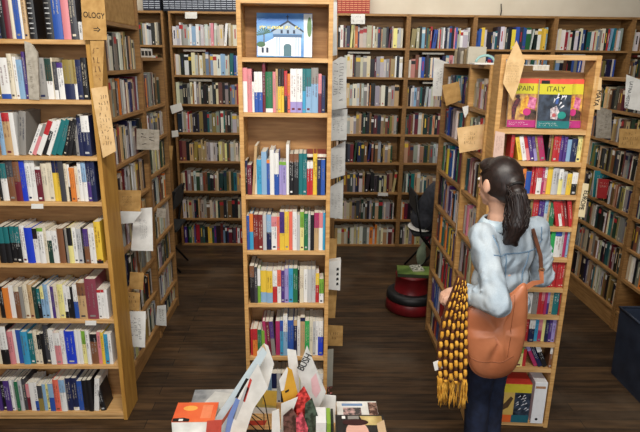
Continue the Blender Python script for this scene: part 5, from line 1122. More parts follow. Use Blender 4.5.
leaflet('white strip leaflet standing above the mustard leaflet', [(-0.1123, 0.6827), (-0.0673, 0.6744), (-0.0521, 0.5522), (-0.0464, 0.2515), (-0.0886, 0.2515), (-0.1028, 0.5578)], 2.44, PAPER)
leaflet('mustard yellow leaflet with white flap in the wire rack', [(-0.147, 0.5767), (-0.1078, 0.6483), (-0.0837, 0.632), (-0.0521, 0.4873), (-0.1236, 0.4417)], 2.33, noise_mat('mustard_paper', (206, 152, 44), (224, 174, 64), 8, .6), 0,
        [('white_flap', [(-0.147, 0.5767), (-0.1078, 0.6483), (-0.103, 0.6319), (-0.1231, 0.5209), (-0.1378, 0.5153)], PAPER), ('dark_lettering', [(-0.1182, 0.5153), (-0.0986, 0.5266), (-0.0986, 0.5154), (-0.1158, 0.5041)], INK)])
nb, lc = card('newspaper_sheet', 'grey printed sheet headed BUSH with pink figure, tilted in the rack', 'newspaper', [(-0.0121, 0.7252), (0.0853, 0.4629), (0.046, 0.3573), (0.0167, 0.2515), (-0.0249, 0.2515), (-0.0209, 0.4627), (-0.0588, 0.5772)], 2.4, PAPERG, .003)
p = lc([(-0.0216, 0.6336)])[0]; text('headline', 'BUSH', .052, INK, nb, (p[0], -.002, p[1]), (R(90), R(-62), 0), sx=.8)
patch('pink_figure', nb, lc([(0.0089, 0.5376), (0.0336, 0.5718), (0.0598, 0.4744), (0.0351, 0.4279), (0.0145, 0.4628)]), flat((226, 184, 188)))
for k, (pp, c, lb) in enumerate((
        ([(-0.1073, 0.4741), (-0.0635, 0.4966), (-0.0437, 0.2515), (-0.1134, 0.2515)], (168, 48, 44), 'dark red leaflet fanned under the mustard one'),
        ([(-0.063, 0.5214), (-0.0247, 0.5765), (0.0142, 0.4882), (-0.0137, 0.2515), (-0.0532, 0.2515)], (206, 62, 58), 'bright red leaflet beneath the newspaper sheet'),
        ([(-0.0192, 0.5052), (0.0138, 0.538), (0.0433, 0.4389), (0.0253, 0.2515), (-0.0232, 0.2515)], (60, 76, 62), 'dark green leaflet beside the bright red one'),
        ([(-0.1229, 0.4534), (-0.0802, 0.4973), (-0.0328, 0.4092), (-0.0422, 0.2515), (-0.119, 0.2515)], (92, 60, 54), 'brown photo leaflet lowest in the rack'),
        ([(-0.0611, 0.4498), (-0.0329, 0.4827), (-0.0041, 0.3945), (-0.0133, 0.2515), (-0.0564, 0.2515)], (196, 76, 92), 'rose pink leaflet between brown and dark green leaflets'))):
    leaflet(lb, pp, (2.30, 2.28, 2.24, 2.22, 2.21)[k], noise_mat('leaflet_print_%d' % k, tuple(int(v * .7) for v in c), tuple(min(255, int(v * 1.15) + 14) for v in c), 40, .4, lo=.42, hi=.6))
leaflet('small white folded leaflet standing low beside the red leaflets', [(-0.1715, 0.5043), (-0.1389, 0.5204), (-0.1263, 0.2515), (-0.1781, 0.2515)], 2.18, PAPER)
leaflet('white triangular leaflet tucked under the mustard one', [(-0.1348, 0.4839), (-0.0531, 0.5228), (-0.087, 0.4168), (-0.1119, 0.2515), (-0.1364, 0.2515)], 2.27, PAPER)
leaflet('khaki cover leaflet standing behind the black wire rack', [(-0.318, 0.3935), (-0.1702, 0.3877), (-0.1785, 0.2515), (-0.3414, 0.2515)], 2.52, noise_mat('khaki_cover', (150, 136, 74), (196, 176, 96), 8, .5), 0, [('gold_corner', [(-0.2389, 0.3875), (-0.1702, 0.3846), (-0.1738, 0.2958), (-0.2509, 0.308)], flat((206, 168, 70))), ('grey_foot', [(-0.3259, 0.2894), (-0.1739, 0.2834), (-0.1774, 0.2022), (-0.3332, 0.2084)], PAPERG)], name='magazine')
leaflet('red-covered magazine low in the rack behind the black wires', [(-0.3719, 0.2736), (-0.2169, 0.2797), (-0.2295, 0.2515), (-0.3865, 0.2515)], 2.42, flat((198, 72, 52)), name='magazine')
leaflet('red cover peeking beside the white leaflet on the orange book pile', [(-0.4785, 0.4404), (-0.4081, 0.446), (-0.4265, 0.2515), (-0.5022, 0.2515)], 2.2, flat((206, 84, 70)), name='magazine')
wr = thing('leaflet_rack', 'black wire leaflet rack on the low pine bench', 'rack', (0, 0, 0))
def w2(P, Y): return [(x, Y, max(z, .2605)) for x, z in P]
BLK = flat((24, 24, 26), .35)
tube('wire', w2([(-0.3086, 0.4664), (-0.226, 0.3624), (-0.2275, 0.2681), (-0.3446, 0.4204)], 2.36), .0028, BLK, wr, 6)
tube('wire', w2([(-0.3446, 0.4204), (-0.3171, 0.3272), (-0.2588, 0.2515)], 2.36), .0028, BLK, wr, 6)
tube('wire', w2([(-0.2486, 0.5394), (-0.2207, 0.4251), (-0.1988, 0.2515)], 2.37), .0028, BLK, wr, 6)
tube('wire', w2([(-0.3691, 0.4318), (-0.2366, 0.3273)], 2.36), .0028, BLK, wr, 6)
tube('wire', w2([(-0.1265, 0.4361), (-0.0436, 0.2515)], 2.29), .0028, BLK, wr, 6)
box('rack_base', -.36, .02, 2.27, 2.38, .2505, .256, BLK, wr)

# ------------------------------------------------------------------ step stool, chairs, bin
st = thing('step_stool', 'round red step stool with black bumper in the far aisle', 'stool', (.885, 4.36, 0))
def lathe(name, prof, m, parent, n=40):
    bm = bmesh.new(); rings = []
    for r, z in prof: rings.append([bm.verts.new((r * math.cos(2 * math.pi * k / n), r * math.sin(2 * math.pi * k / n), z)) for k in range(n)])
    for A, B in zip(rings, rings[1:]):
        for k in range(n): bm.faces.new((A[k], A[(k + 1) % n], B[(k + 1) % n], B[k]))
    bm.faces.new(rings[0][::-1]); bm.faces.new(rings[-1])
    return obj(name, bm, m, parent, smooth=True)
REDM = noise_mat('red_enamel', (96, 16, 20), (116, 22, 28), 12, .4)
lathe('base_drum', [(.2, .0), (.222, .01), (.215, .09), (.205, .1)], REDM, st)
lathe('bumper_ring', [(.2, .095), (.218, .105), (.214, .15), (.19, .165), (.165, .17)], flat((22, 22, 24), .5), st)
lathe('upper_drum', [(.155, .165), (.15, .17), (.142, .3), (.146, .302), (.146, .318), (.1, .32)], REDM, st)
gb = thing('large_book', 'green picture book lying on the red step stool', 'book', (.9, 4.35, .3205), (0, 0, -.12))
box('cover', -.15, .15, -.1, .1, .026, .029, noise_mat('green_leaf_cover', (56, 84, 32), (112, 134, 64), 9, .4), gb); box('page_block', -.148, .148, -.098, .098, .003, .026, flat((50, 60, 40)), gb); box('back_cover', -.15, .15, -.1, .1, 0, .003, flat((50, 70, 40)), gb)
sb = thing('small_book', 'small greyish patterned book on top of the green one', 'book', (.92, 4.38, .35), (0, 0, .1))
box('cover', -.05, .05, -.06, .06, .012, .014, noise_mat('grey_pattern', (80, 84, 70), (196, 196, 184), 60, .5, lo=.45, hi=.55), sb); box('page_block', -.049, .049, -.059, .059, 0, .012, PAGES, sb)

CHM = flat((20, 20, 22), .4)
def chair(label, loc, rz):
    c = thing('folding_chair', label, 'chair', loc, (0, 0, rz))
    box('seat', -.2, .2, -.2, .2, .43, .455, flat((40, 42, 44), .6), c, .008)
    for sx in (-1, 1):
        tube('leg', [(sx * .19, -.22, 0), (sx * .19, .12, .43), (sx * .19, .2, .84)], .011, CHM, c)
        tube('leg', [(sx * .17, .2, 0), (sx * .17, -.16, .43)], .011, CHM, c)
    box('backrest', -.19, .19, .17, .185, .66, .84, flat((46, 48, 50), .6), c, .004)
    tube('stretcher', [(-.19, -.14, .1), (.19, -.14, .1)], .008, CHM, c)
    return c
chair('black folding chair under the seated person in grey', (1.2, 5.22, 0), R(90))
chair('black folding chair half hidden past the lower aisle bookcase', (-1.5, 5.3, 0), R(-90))
def pouch(label, loc, rz=0):
    o = remesh_obj('cloth_bag', [('e', (0, 0, .11), (.05, .035, .11)), ('e', (.012, 0, .2), (.03, .022, .06))], noise_mat('sage_cloth', (120, 136, 112), (150, 164, 138), 12, .8), None, .008, 3)
    o.location = loc; o.rotation_euler.z = rz; tag(o, label, 'bag')
    bm = bmesh.new(); add_tube(bm, [(.012, 0, .25), (.02, 0, .33), (.03, 0, .44)], .004); obj('strap', bm, flat((70, 76, 66)), o)
pouch('pale green cloth bag hanging by the seated person\'s chair', (1.10, 5.06, .11)); pouch('pale green cloth bag hanging by the half-hidden chair', (-1.37, 5.06, .17))

bnm = noise_mat('dark_slate_plastic', (34, 40, 54), (46, 54, 70), 8, .5)
wbn = thing('waste_bin', 'dark slate blue bin at the frame edge beside the wall bookcases', 'bin', (2.235, 3.12, 0))
bm = bmesh.new()
lo = [bm.verts.new(p) for p in ((-.13, -.16, 0), (.2, -.16, 0), (.2, .2, 0), (-.13, .2, 0))]; hi = [bm.verts.new(p) for p in ((-.15, -.18, .5), (.2, -.18, .5), (.2, .2, .5), (-.15, .2, .5))]
bm.faces.new(lo[::-1]); 
for k in range(4): bm.faces.new((lo[k], lo[(k + 1) % 4], hi[(k + 1) % 4], hi[k]))
bmesh.ops.recalc_face_normals(bm, faces=bm.faces[:])
bod = obj('bin_body', bm, bnm, wbn); sd = bod.modifiers.new('s', 'SOLIDIFY'); sd.thickness = .006
tube('rim', [(-.15, -.18, .5), (.2, -.18, .5), (.2, .2, .5), (-.15, .2, .5), (-.15, -.18, .5)], .009, bnm, wbn)

# ------------------------------------------------------------------ seated person in grey
SKIN = noise_mat('skin', (206, 158, 132), (224, 180, 156), 9, .5)
per = thing('person', 'seated person in dark grey jumper leaning behind the far bookcase', 'person', (1.2, 5.22, .455))
def seat_w(p): return Vector(p) - Vector((1.2, 5.22, .455))
def PR(*a):
    out = []
    for q in a:
        if q[0] == 'c': out.append(('c', seat_w(q[1]), q[2], seat_w(q[3]), q[4]))
        else: out.append(('e', seat_w(q[1]), *q[2:]))
    return out
GREYJ = noise_mat('grey_jumper', (46, 48, 54), (60, 62, 70), 30, .9, bump=.3)
remesh_obj('body', PR(('e', (1.44, 5.1, 1.0), (.085, .075, .11)), ('c', (1.36, 5.12, .9), .05, (1.42, 5.1, .97), .045), ('c', (1.5, 4.98, .62), .03, (1.62, 5.02, .6), .026), ('c', (1.54, 5.25, .62), .03, (1.64, 5.2, .6), .026)), SKIN, per, .012, 3)
remesh_obj('jumper', PR(('e', (1.13, 5.22, .56), (.13, .18, .12)), ('c', (1.14, 5.22, .58), .14, (1.26, 5.18, .8), .15), ('e', (1.3, 5.16, .84), (.12, .21, .1)), ('c', (1.3, 5.0, .84), .065, (1.36, 4.93, .62), .05), ('c', (1.36, 4.93, .62), .05, (1.52, 4.98, .61), .04), ('c', (1.3, 5.32, .84), .065, (1.38, 5.36, .62), .05), ('c', (1.38, 5.36, .62), .05, (1.54, 5.26, .61), .04)), GREYJ, per, .012, 5)
remesh_obj('shirt_hem', PR(('e', (1.1, 5.21, .475), (.128, .178, .014))), PAPER, per, .008, 2)
remesh_obj('trousers', PR(('e', (1.2, 5.22, .5), (.16, .17, .05)), ('c', (1.18, 5.12, .52), .075, (1.58, 5.12, .53), .06), ('c', (1.18, 5.31, .52), .075, (1.58, 5.31, .53), .06), ('c', (1.58, 5.12, .52), .06, (1.56, 5.12, .1), .045), ('c', (1.58, 5.31, .52), .06, (1.56, 5.31, .1), .045)), flat((28, 28, 34), .9), per, .012, 3)
for yy in (5.12, 5.31): remesh_obj('shoe', PR(('e', (1.6, yy, .045), (.12, .045, .04))), INK, per, .01, 2)
remesh_obj('hair', PR(('e', (1.43, 5.1, 1.04), (.09, .085, .09))), flat((40, 30, 26), .7), per, .012, 3)
# ------------------------------------------------------------------ woman in the denim jacket
OX, OY = .9, 2.385
wo = thing('person', 'woman seen from behind in pale denim jacket and navy jeans, dark ponytail', 'person', (OX, OY, 0))
def V(x, y, z): return Vector((x - OX, y - OY, z))
def rel(a):
    out = []
    for q in a:
        if q[0] == 'c': out.append(('c', V(*q[1]), q[2], V(*q[3]), q[4]))
        else: out.append(('e', V(*q[1]), *q[2:]))
    return out
BF = R(17)                                  # body turned to its left
bx_, by_ = Vector((math.cos(BF), math.sin(BF), 0)), Vector((-math.sin(BF), math.cos(BF), 0))   # right, forward
SC = Vector((.914, 2.375, 1.335))
LS = SC - bx_ * .145 + Vector((0, 0, -.012)); RS = SC + bx_ * .15 + Vector((0, 0, -.005))
LE = Vector((.803, 2.108, 1.085)); LW = Vector((.698, 2.278, 1.068))
RE = Vector((1.128, 2.45, 1.075)); RW = Vector((1.035, 2.585, 1.02))
HC = Vector((.846, 2.378, 1.562)); fd = Vector((-.52, .85, -.1)).normalized(); fl = Vector((-fd.y, fd.x, 0)).normalized(); hup = fl.cross(fd) * -1
if hup.z < 0: hup = -hup
HA = math.atan2(fd.y, fd.x)                 # heading of the face
NB = Vector((.872, 2.385, 1.40))
def hp(f, l, u): return HC + fd * f + fl * l + hup * u
hand = []
def finger(root, pts, r):
    p = root
    for q in pts:
        hand.append(('c', tuple(p), r, tuple(q), r * .9)); p = q; r *= .93
# left hand: palm then four fingers curling round the scarf and a thumb closing against them
d = (LW - LE).normalized(); pc = LW + Vector((-.035, .02, -.008))
hand += [('c', tuple(LW), .026, tuple(pc), .026), ('e', tuple(pc + Vector((-.012, .004, -.004))), (.03, .036, .02))]
for i, (ln, r) in enumerate(((.038, .0085), (.042, .009), (.04, .0085), (.031, .0075))):
    o_ = pc + Vector((-.03, .026 - i * .018, -.004))
    finger(o_, [o_ + Vector((-ln * .6, -.003, -.012)), o_ + Vector((-ln * .75, -.006, -.012 - ln * .7)), o_ + Vector((-ln * .35, -.008, -.02 - ln * .9))], r)
o_ = pc + Vector((.0, -.03, .0)); finger(o_, [o_ + Vector((-.022, -.012, -.016)), o_ + Vector((-.042, -.006, -.03))], .0095)
# right hand resting forward, fingers relaxed
pr = RW + Vector((-.03, .045, -.015))
hand += [('c', tuple(RW), .025, tuple(pr), .025), ('e', tuple(pr + Vector((-.01, .014, -.004))), (.03, .034, .018))]
for i, ln in enumerate((.05, .056, .052, .04)):
    o_ = pr + Vector((-.028 + i * .016, .034 - i * .003, -.004)); finger(o_, [o_ + Vector((-.012, ln * .6, -.006)), o_ + Vector((-.014, ln * .9, -.022)), o_ + Vector((-.012, ln, -.04))], .0085)
o_ = pr + Vector((-.034, .0, 0)); finger(o_, [o_ + Vector((-.022, .016, -.008)), o_ + Vector((-.03, .038, -.014))], .0095)
LH, RH = (.845, 2.345, .86), (.945, 2.425, .86); LK, RK = (.848, 2.375, .475), (.94, 2.44, .475); LA, RA = (.85, 2.345, .085), (.945, 2.40, .085)
skin = [('e', tuple(HC), (.094, .074, .108), (0, 0, HA)), ('e', tuple(hp(.04, 0, -.055)), (.055, .052, .055), (0, 0, HA)), ('e', tuple(hp(.062, 0, -.095)), (.028, .03, .02), (0, 0, HA)),
        ('c', tuple(hp(.092, 0, .012)), .009, tuple(hp(.108, 0, -.028)), .012), ('e', tuple(hp(.108, 0, -.03)), (.012, .016, .01), (0, 0, HA)),
        ('e', tuple(hp(.093, 0, -.062)), (.009, .024, .007), (0, 0, HA)), ('e', tuple(hp(.09, 0, -.072)), (.009, .02, .007), (0, 0, HA)),
        ('e', tuple(hp(.0, .084, -.012)), (.02, .012, .034), (0, 0, HA)), ('e', tuple(hp(.0, -.084, -.012)), (.02, .012, .034), (0, 0, HA)),
        ('c', tuple(HC + Vector((.008, 0, -.06))), .056, tuple(NB), .052), ('c', tuple(NB), .06, (.9, 2.385, 1.2), .1), ('c', (.9, 2.385, 1.2), .1, (.9, 2.385, .95), .09),
        ('c', tuple(LS), .045, tuple(LE), .036), ('c', tuple(LE), .036, tuple(LW), .024), ('c', tuple(RS), .045, tuple(RE), .036), ('c', tuple(RE), .036, tuple(RW), .024), ('c', tuple(LS), .045, tuple(RS), .045),
        ('e', (.9, 2.39, .88), (.13, .09, .1), (0, 0, BF)), ('c', LH, .075, LK, .05), ('c', LK, .05, LA, .034), ('c', RH, .075, RK, .05), ('c', RK, .05, RA, .034)] + hand
remesh_obj('body', rel(skin), SKIN, wo, .0055, 3)
for s in (1, -1):
    remesh_obj('eye', rel([('e', tuple(hp(.084, s * .031, .008)), (.011, .012, .008), (0, 0, HA))]), WHITEINK, wo, .003, 1)
    remesh_obj('eyebrow', rel([('c', tuple(hp(.088, s * .018, .03)), .004, tuple(hp(.078, s * .046, .032)), .003)]), flat((46, 32, 28)), wo, .002, 1)
remesh_obj('lips', rel([('e', tuple(hp(.1, 0, -.066)), (.005, .02, .008), (0, 0, HA))]), flat((176, 92, 88)), wo, .002, 2)
# jacket
def denim():
    m, nt, b = new_mat('pale_washed_denim')
    tc = nt.nodes.new('ShaderNodeTexCoord')
    n = nt.nodes.new('ShaderNodeTexNoise'); n.inputs['Scale'].default_value = 7; n.inputs['Detail'].default_value = 6
    n2 = nt.nodes.new('ShaderNodeTexNoise'); n2.inputs['Scale'].default_value = 260
    w_ = nt.nodes.new('ShaderNodeTexWave'); w_.inputs['Scale'].default_value = 5; w_.inputs['Distortion'].default_value = 9; w_.inputs['Detail'].default_value = 2; w_.inputs['Detail Scale'].default_value = 1.2
    for q in (n, n2, w_): nt.links.new(tc.outputs['Object'], q.inputs['Vector'])
    r = nt.nodes.new('ShaderNodeValToRGB'); r.color_ramp.elements[0].position = .3; r.color_ramp.elements[0].color = lin((158, 175, 189)); r.color_ramp.elements[1].position = .68; r.color_ramp.elements[1].color = lin((204, 213, 219))
    nt.links.new(n.outputs['Fac'], r.inputs['Fac'])
    mx = nt.nodes.new('ShaderNodeMix'); mx.data_type = 'RGBA'; mx.blend_type = 'MULTIPLY'; mx.inputs['Factor'].default_value = .3
    nt.links.new(r.outputs['Color'], mx.inputs['A']); nt.links.new(n2.outputs['Fac'], mx.inputs['B']); nt.links.new(mx.outputs['Result'], b.inputs['Base Color'])
    b.inputs['Roughness'].default_value = .85; b.inputs['Specular IOR Level'].default_value = .2
    bp = nt.nodes.new('ShaderNodeBump'); bp.inputs['Strength'].default_value = .45; bp.inputs['Distance'].default_value = .02
    nt.links.new(w_.outputs['Fac'], bp.inputs['Height']); nt.links.new(bp.outputs['Normal'], b.inputs['Normal'])
    return m
DEN = denim()
def along(a, b, t): return tuple(a.lerp(b, t))
jk = [('e', (.9, 2.38, 1.235), (.165, .108, .15), (0, 0, BF)), ('e', (.905, 2.385, 1.08), (.15, .105, .14), (0, 0, BF)), ('e', (.905, 2.39, .96), (.165, .122, .1), (0, 0, BF)),
      ('c', tuple(LS), .058, tuple(RS), .058), ('c', tuple(SC.lerp(NB, .1)), .085, tuple(SC.lerp(NB, .4)), .068),
      ('c', tuple(LS), .062, along(LS, LE, .5), .056), ('c', along(LS, LE, .5), .056, tuple(LE), .056), ('c', tuple(LE), .057, along(LE, LW, .85), .045),
      ('c', tuple(RS), .062, along(RS, RE, .5), .056), ('c', along(RS, RE, .5), .056, tuple(RE), .054), ('c', tuple(RE), .055, along(RE, RW, .85), .042)]
rq = random.Random(2)
def folds(A, B, r, n):
    dd = (B - A).normalized()
    for i in range(n):
        t = (i + .5) / n; c = A.lerp(B, t); a = dd.orthogonal().normalized(); a.rotate(Matrix.Rotation(rq.uniform(0, 6.28), 3, dd)); bq = dd.cross(a)
        p0 = c + a * r + bq * r * .6 - dd * .015; p1 = c + bq * r * 1.02 ; p2 = c - a * r * .5 + bq * r + dd * .02
        jk.append(('c', tuple(p0 * 1), .008, tuple(p1), .012)); jk.append(('c', tuple(p1), .012, tuple(p2), .007))
folds(LS.lerp(LE, .55), LE, .052, 4); folds(LE, LW, .048, 4); folds(RS.lerp(RE, .4), RE, .05, 5); folds(RE, RW, .045, 4)
jo = remesh_obj('denim_jacket', rel(jk), DEN, wo, .007, 4)
def ring(c, ax, r, n=24, sq=1.0, a0=0, a1=360):
    a = ax.orthogonal().normalized(); b_ = ax.cross(a).normalized()
    return [c + (a * math.cos(R(a0 + (a1 - a0) * i / n)) + b_ * sq * math.sin(R(a0 + (a1 - a0) * i / n))) * r for i in range(n + 1)]
def sub(name, pts, rad, m, par, n=8): return tube(name, [p - Vector((OX, OY, 0)) for p in pts], rad, m, par, n)
DEN2 = noise_mat('denim_trim', (160, 180, 194), (190, 204, 212), 30, .85)
cz = NB + Vector((-.004, 0, -.034))
bm = bmesh.new()     # turned-down collar: a flared band round the neck
n = 28; rows = []
for rr_, zz in ((.062, .022), (.07, .026), (.096, -.016), (.09, -.02), (.066, .014)):
    rows.append([bm.verts.new(cz - Vector((OX, OY, 0)) + Vector((rr_ * 1.08 * math.cos(2 * math.pi * k / n), rr_ * math.sin(2 * math.pi * k / n), zz))) for k in range(n)])
for A, B in zip(rows, rows[1:] + rows[:1]):
    for k in range(n): bm.faces.new((A[k], A[(k + 1) % n], B[(k + 1) % n], B[k]))
bmesh.ops.recalc_face_normals(bm, faces=bm.faces[:]); obj('collar', bm, DEN2, jo, smooth=True)
for A, B, rr_ in ((LE, LW, .045), (RE, RW, .042)):
    ax = (B - A).normalized(); c0 = A.lerp(B, .84); c1 = A.lerp(B, 1.0)
    sub('cuff', [c0, c0.lerp(c1, .3), c0.lerp(c1, .7), c1], [rr_ * .98, rr_ * 1.03, rr_ * 1.0, rr_ * .92], DEN2, jo, 20)
# seams drawn on the cloth itself: yoke, two back seams, armholes, laid over the surface by nearest point
from mathutils.bvhtree import BVHTree
bv = BVHTree.FromPolygons([v.co for v in jo.data.vertices], [tuple(p.vertices) for p in jo.data.polygons])
SEAM = flat((112, 138, 162), .85)
def seam(pts, r=.003):
    out = []
    for a, b_ in zip(pts, pts[1:]):
        for i in range(8):
            q = a.lerp(b_, i / 8) - Vector((OX, OY, 0)); h = bv.find_nearest(q)
            if h[0] is not None: out.append(h[0] + h[1] * .0008)
    tube('seam', out, r, SEAM, jo, 6)
bk = -by_
def bp_(s, z): return Vector((.9, 2.38, z)) + bx_ * s + bk * .13
seam([bp_(-.15, 1.27), bp_(-.08, 1.262), bp_(0, 1.26), bp_(.08, 1.262), bp_(.15, 1.27)])
seam([bp_(-.07, 1.26), bp_(-.05, 1.1), bp_(-.045, .96)]); seam([bp_(.07, 1.26), bp_(.05, 1.1), bp_(.045, .96)])
seam([LS + bk * .07 + Vector((.02, 0, .03)), LS + bk * .08 + bx_ * .02 + Vector((0, 0, -.05)), LS + bk * .06 + bx_ * .03 + Vector((0, 0, -.12))])
seam([RS + bk * .07 + Vector((-.02, 0, .03)), RS + bk * .08 - bx_ * .02 + Vector((0, 0, -.05)), RS + bk * .06 - bx_ * .03 + Vector((0, 0, -.12))])
# jeans and shoes
JEAN = noise_mat('navy_denim', (17, 23, 42), (27, 37, 62), 24, .85)
remesh_obj('jeans', rel([('e', (.9, 2.39, .87), (.15, .11, .11), (0, 0, BF)), ('c', LH, .088, LK, .066), ('c', LK, .066, (LA[0], LA[1], .13), .055), ('c', RH, .088, RK, .066), ('c', RK, .066, (RA[0], RA[1], .13), .055)]), JEAN, wo, .009, 4)
for p in (LA, RA):
    f_ = by_ * .07; remesh_obj('shoe', rel([('e', (p[0] + f_.x, p[1] + f_.y, .043), (.125, .045, .042), (0, 0, BF + R(90)))]), flat((40, 34, 32), .5), wo, .008, 2)
# hair: cap, gathered back, ponytail
def hairmat():
    m, nt, b = new_mat('dark_brown_hair')
    tc = nt.nodes.new('ShaderNodeTexCoord'); mp = nt.nodes.new('ShaderNodeMapping'); mp.inputs['Scale'].default_value = (6, 6, 1)
    n = nt.nodes.new('ShaderNodeTexNoise'); n.inputs['Scale'].default_value = 40; n.inputs['Detail'].default_value = 5
    r = nt.nodes.new('ShaderNodeValToRGB'); r.color_ramp.elements[0].position = .35; r.color_ramp.elements[0].color = lin((19, 13, 12)); r.color_ramp.elements[1].position = .75; r.color_ramp.elements[1].color = lin((52, 36, 31))
    nt.links.new(tc.outputs['Object'], mp.inputs['Vector']); nt.links.new(mp.outputs['Vector'], n.inputs['Vector']); nt.links.new(n.outputs['Fac'], r.inputs['Fac']); nt.links.new(r.outputs['Color'], b.inputs['Base Color'])
    b.inputs['Roughness'].default_value = .45
    return m
HAIR = hairmat()
tie = hp(-.095, .022, .0)
ha = remesh_obj('hair', rel([('e', tuple(hp(-.016, 0, .014)), (.094, .087, .104), (0, 0, HA)), ('e', tuple(hp(-.05, 0, -.02)), (.064, .072, .075), (0, 0, HA)), ('e', tuple(hp(.05, 0, .07)), (.042, .06, .036), (0, 0, HA)),
     ('c', tuple(hp(-.07, -.005, .01)), .052, tuple(tie), .03)]), HAIR, wo, .006, 4)
pt = [tie, tie + Vector((.006, -.03, -.03)), Vector((.893, 2.25, 1.475)), Vector((.887, 2.236, 1.405)), Vector((.872, 2.238, 1.345))]
pony = remesh_obj('ponytail', rel([('c', tuple(pt[0]), .026, tuple(pt[1]), .032), ('c', tuple(pt[1]), .034, tuple(pt[2]), .046), ('c', tuple(pt[2]), .046, tuple(pt[3]), .05), ('c', tuple(pt[3]), .05, tuple(pt[4]), .034), ('c', tuple(pt[4]), .034, (.855, 2.241, 1.322), .016), ('c', tuple(pt[4]), .03, (.897, 2.239, 1.312), .013)]), HAIR, wo, .006, 3)
sub('hair_tie', ring(tie + Vector((.004, -.01, -.008)), (pt[1] - pt[0]).normalized(), .029), .006, INK, ha)
bm = bmesh.new(); rq = random.Random(8)
for k in range(70):   # loose wavy locks over the ponytail
    a = rq.uniform(0, 6.28); ph = rq.uniform(0, 6.28); amp = rq.uniform(.003, .008); L_ = []
    end = rq.uniform(.75, 1.08)
    for i in range(12):
        t = i / 11 * end; s = min(t, .999) * 4; j = int(s); c = pt[j].lerp(pt[min(4, j + 1)], s - j)
        if t > 1: c = pt[4] + Vector((0, 0, -(t - 1) * .3))
        r_ = (.028, .035, .047, .05, .03)[j] * (1 - (s - j)) + (.028, .035, .047, .05, .03)[min(4, j + 1)] * (s - j)
        aa = a + math.sin(t * 9 + ph) * .25
        L_.append(c - Vector((OX, OY, 0)) + Vector((math.cos(aa), math.sin(aa), 0)) * (r_ + .001) + Vector((math.sin(t * 17 + ph) * amp, 0, 0)))
    add_tube(bm, L_, [.0035 - .0022 * i / 11 for i in range(12)], 5)
for k in range(60):   # combed strands from the hairline back to the tie
    u = rq.uniform(-1, 1); th = rq.uniform(-1.45, 1.45); L_ = []
    for i in range(10):
        t = i / 9; f = .075 * (1 - t) * 1.0 + -.095 * t
        rr2 = math.sqrt(max(0, 1 - ((f + .016) / .098) ** 2))
        L_.append(hp(f, math.sin(th * (1 - t * .5)) * .090 * rr2, .012 + math.cos(th * (1 - t * .5)) * .107 * rr2 * (1 - .25 * t)) - Vector((OX, OY, 0)))
    add_tube(bm, L_, .0016, 4)
obj('hair_strands', bm, HAIR, wo, smooth=True)

# shoulder bag
BAGM = noise_mat('tan_leather', (160, 92, 58), (192, 120, 82), 5, .42, bump=.25, spec=.5)
BAGD = noise_mat('dark_strap_leather', (74, 44, 30), (104, 62, 40), 20, .5)
SEAMB = flat((138, 80, 48), .5)
OUT = [(0.6895, 1.001), (0.7224, 1.0353), (0.7832, 1.055), (0.8448, 1.065), (0.8952, 1.0942), (0.9343, 1.1422), (0.9548, 1.1375), (0.9683, 1.0608), (0.9765, 0.9529), (0.9752, 0.827), (0.9546, 0.7236), (0.9132, 0.6763), (0.8538, 0.6629), (0.7921, 0.6734), (0.7443, 0.7126), (0.7149, 0.8108), (0.6949, 0.9119)]
bcx = sum(p[0] for p in OUT) / len(OUT); bcz = sum(p[1] for p in OUT) / len(OUT)
sbg = thing('shoulder_bag', 'large tan leather shoulder bag hanging on the woman\'s back', 'bag', (bcx, 2.212, bcz))
bm = bmesh.new(); rings = []
def smooth_out(P, n=3):
    for _ in range(n):
        Q = []
        for a, b_ in zip(P, P[1:] + P[:1]): Q += [(a[0] * .75 + b_[0] * .25, a[1] * .75 + b_[1] * .25), (a[0] * .25 + b_[0] * .75, a[1] * .25 + b_[1] * .75)]
        P = Q
    return P
O2 = [(x - bcx, z - bcz) for x, z in smooth_out(OUT, 2)]
fr_, bk_ = [], []
for s in (1, .97, .9, .78, .6, .4, .2):
    dep = .042 * (1 - s ** 3) ** .5
    fr_.append([bm.verts.new((x * s, -dep * (1 + .25 * math.sin(x * 40) * (1 - s)) * (1.25 if z < 0 else .8), z * s)) for x, z in O2]); 
    bk_.append(fr_[0] if s == 1 else [bm.verts.new((x * s, dep * .7, z * s)) for x, z in O2])
n = len(O2)
for RR, fl_ in ((fr_, 0), (bk_, 1)):
    for A, B in zip(RR, RR[1:]):
        for k in range(n):
            q = (A[k], A[(k + 1) % n], B[(k + 1) % n], B[k]); bm.faces.new(q[::-1] if fl_ else q)
    bm.faces.new(RR[-1] if not fl_ else RR[-1][::-1])
bmesh.ops.recalc_face_normals(bm, faces=bm.faces[:])
bg = obj('bag_body', bm, BAGM, sbg, smooth=True)
tube('rim_piping', [(x, 0, z) for x, z in O2] + [(O2[0][0], 0, O2[0][1])], .003, BAGM, sbg, 6)
bvb = BVHTree.FromPolygons([v.co for v in bg.data.vertices], [tuple(p.vertices) for p in bg.data.polygons])
def on_bag(P):
    out = []
    for x, z in P:
        h = bvb.ray_cast(Vector((x - bcx, -.5, z - bcz)), Vector((0, 1, 0)))
        if h[0] is not None: out.append(h[0] + Vector((0, -.0004, 0)))
    return out
def dense(P, n=10): return [(a[0] + (b_[0] - a[0]) * i / n, a[1] + (b_[1] - a[1]) * i / n) for a, b_ in zip(P, P[1:]) for i in range(n)]
tube('base_seam', on_bag(dense([(0.7041, 0.7914), (0.7639, 0.7764), (0.854, 0.7767), (0.9272, 0.8071)])), .0016, SEAMB, sbg, 6)
tube('side_seam', on_bag(dense([(0.902, 1.1079), (0.8984, 0.9455), (0.889, 0.7869)])), .0014, SEAMB, sbg, 6)
S0 = Vector(([(0.9442, 1.1327)][0][0], 2.212, [(0.9442, 1.1327)][0][1]))
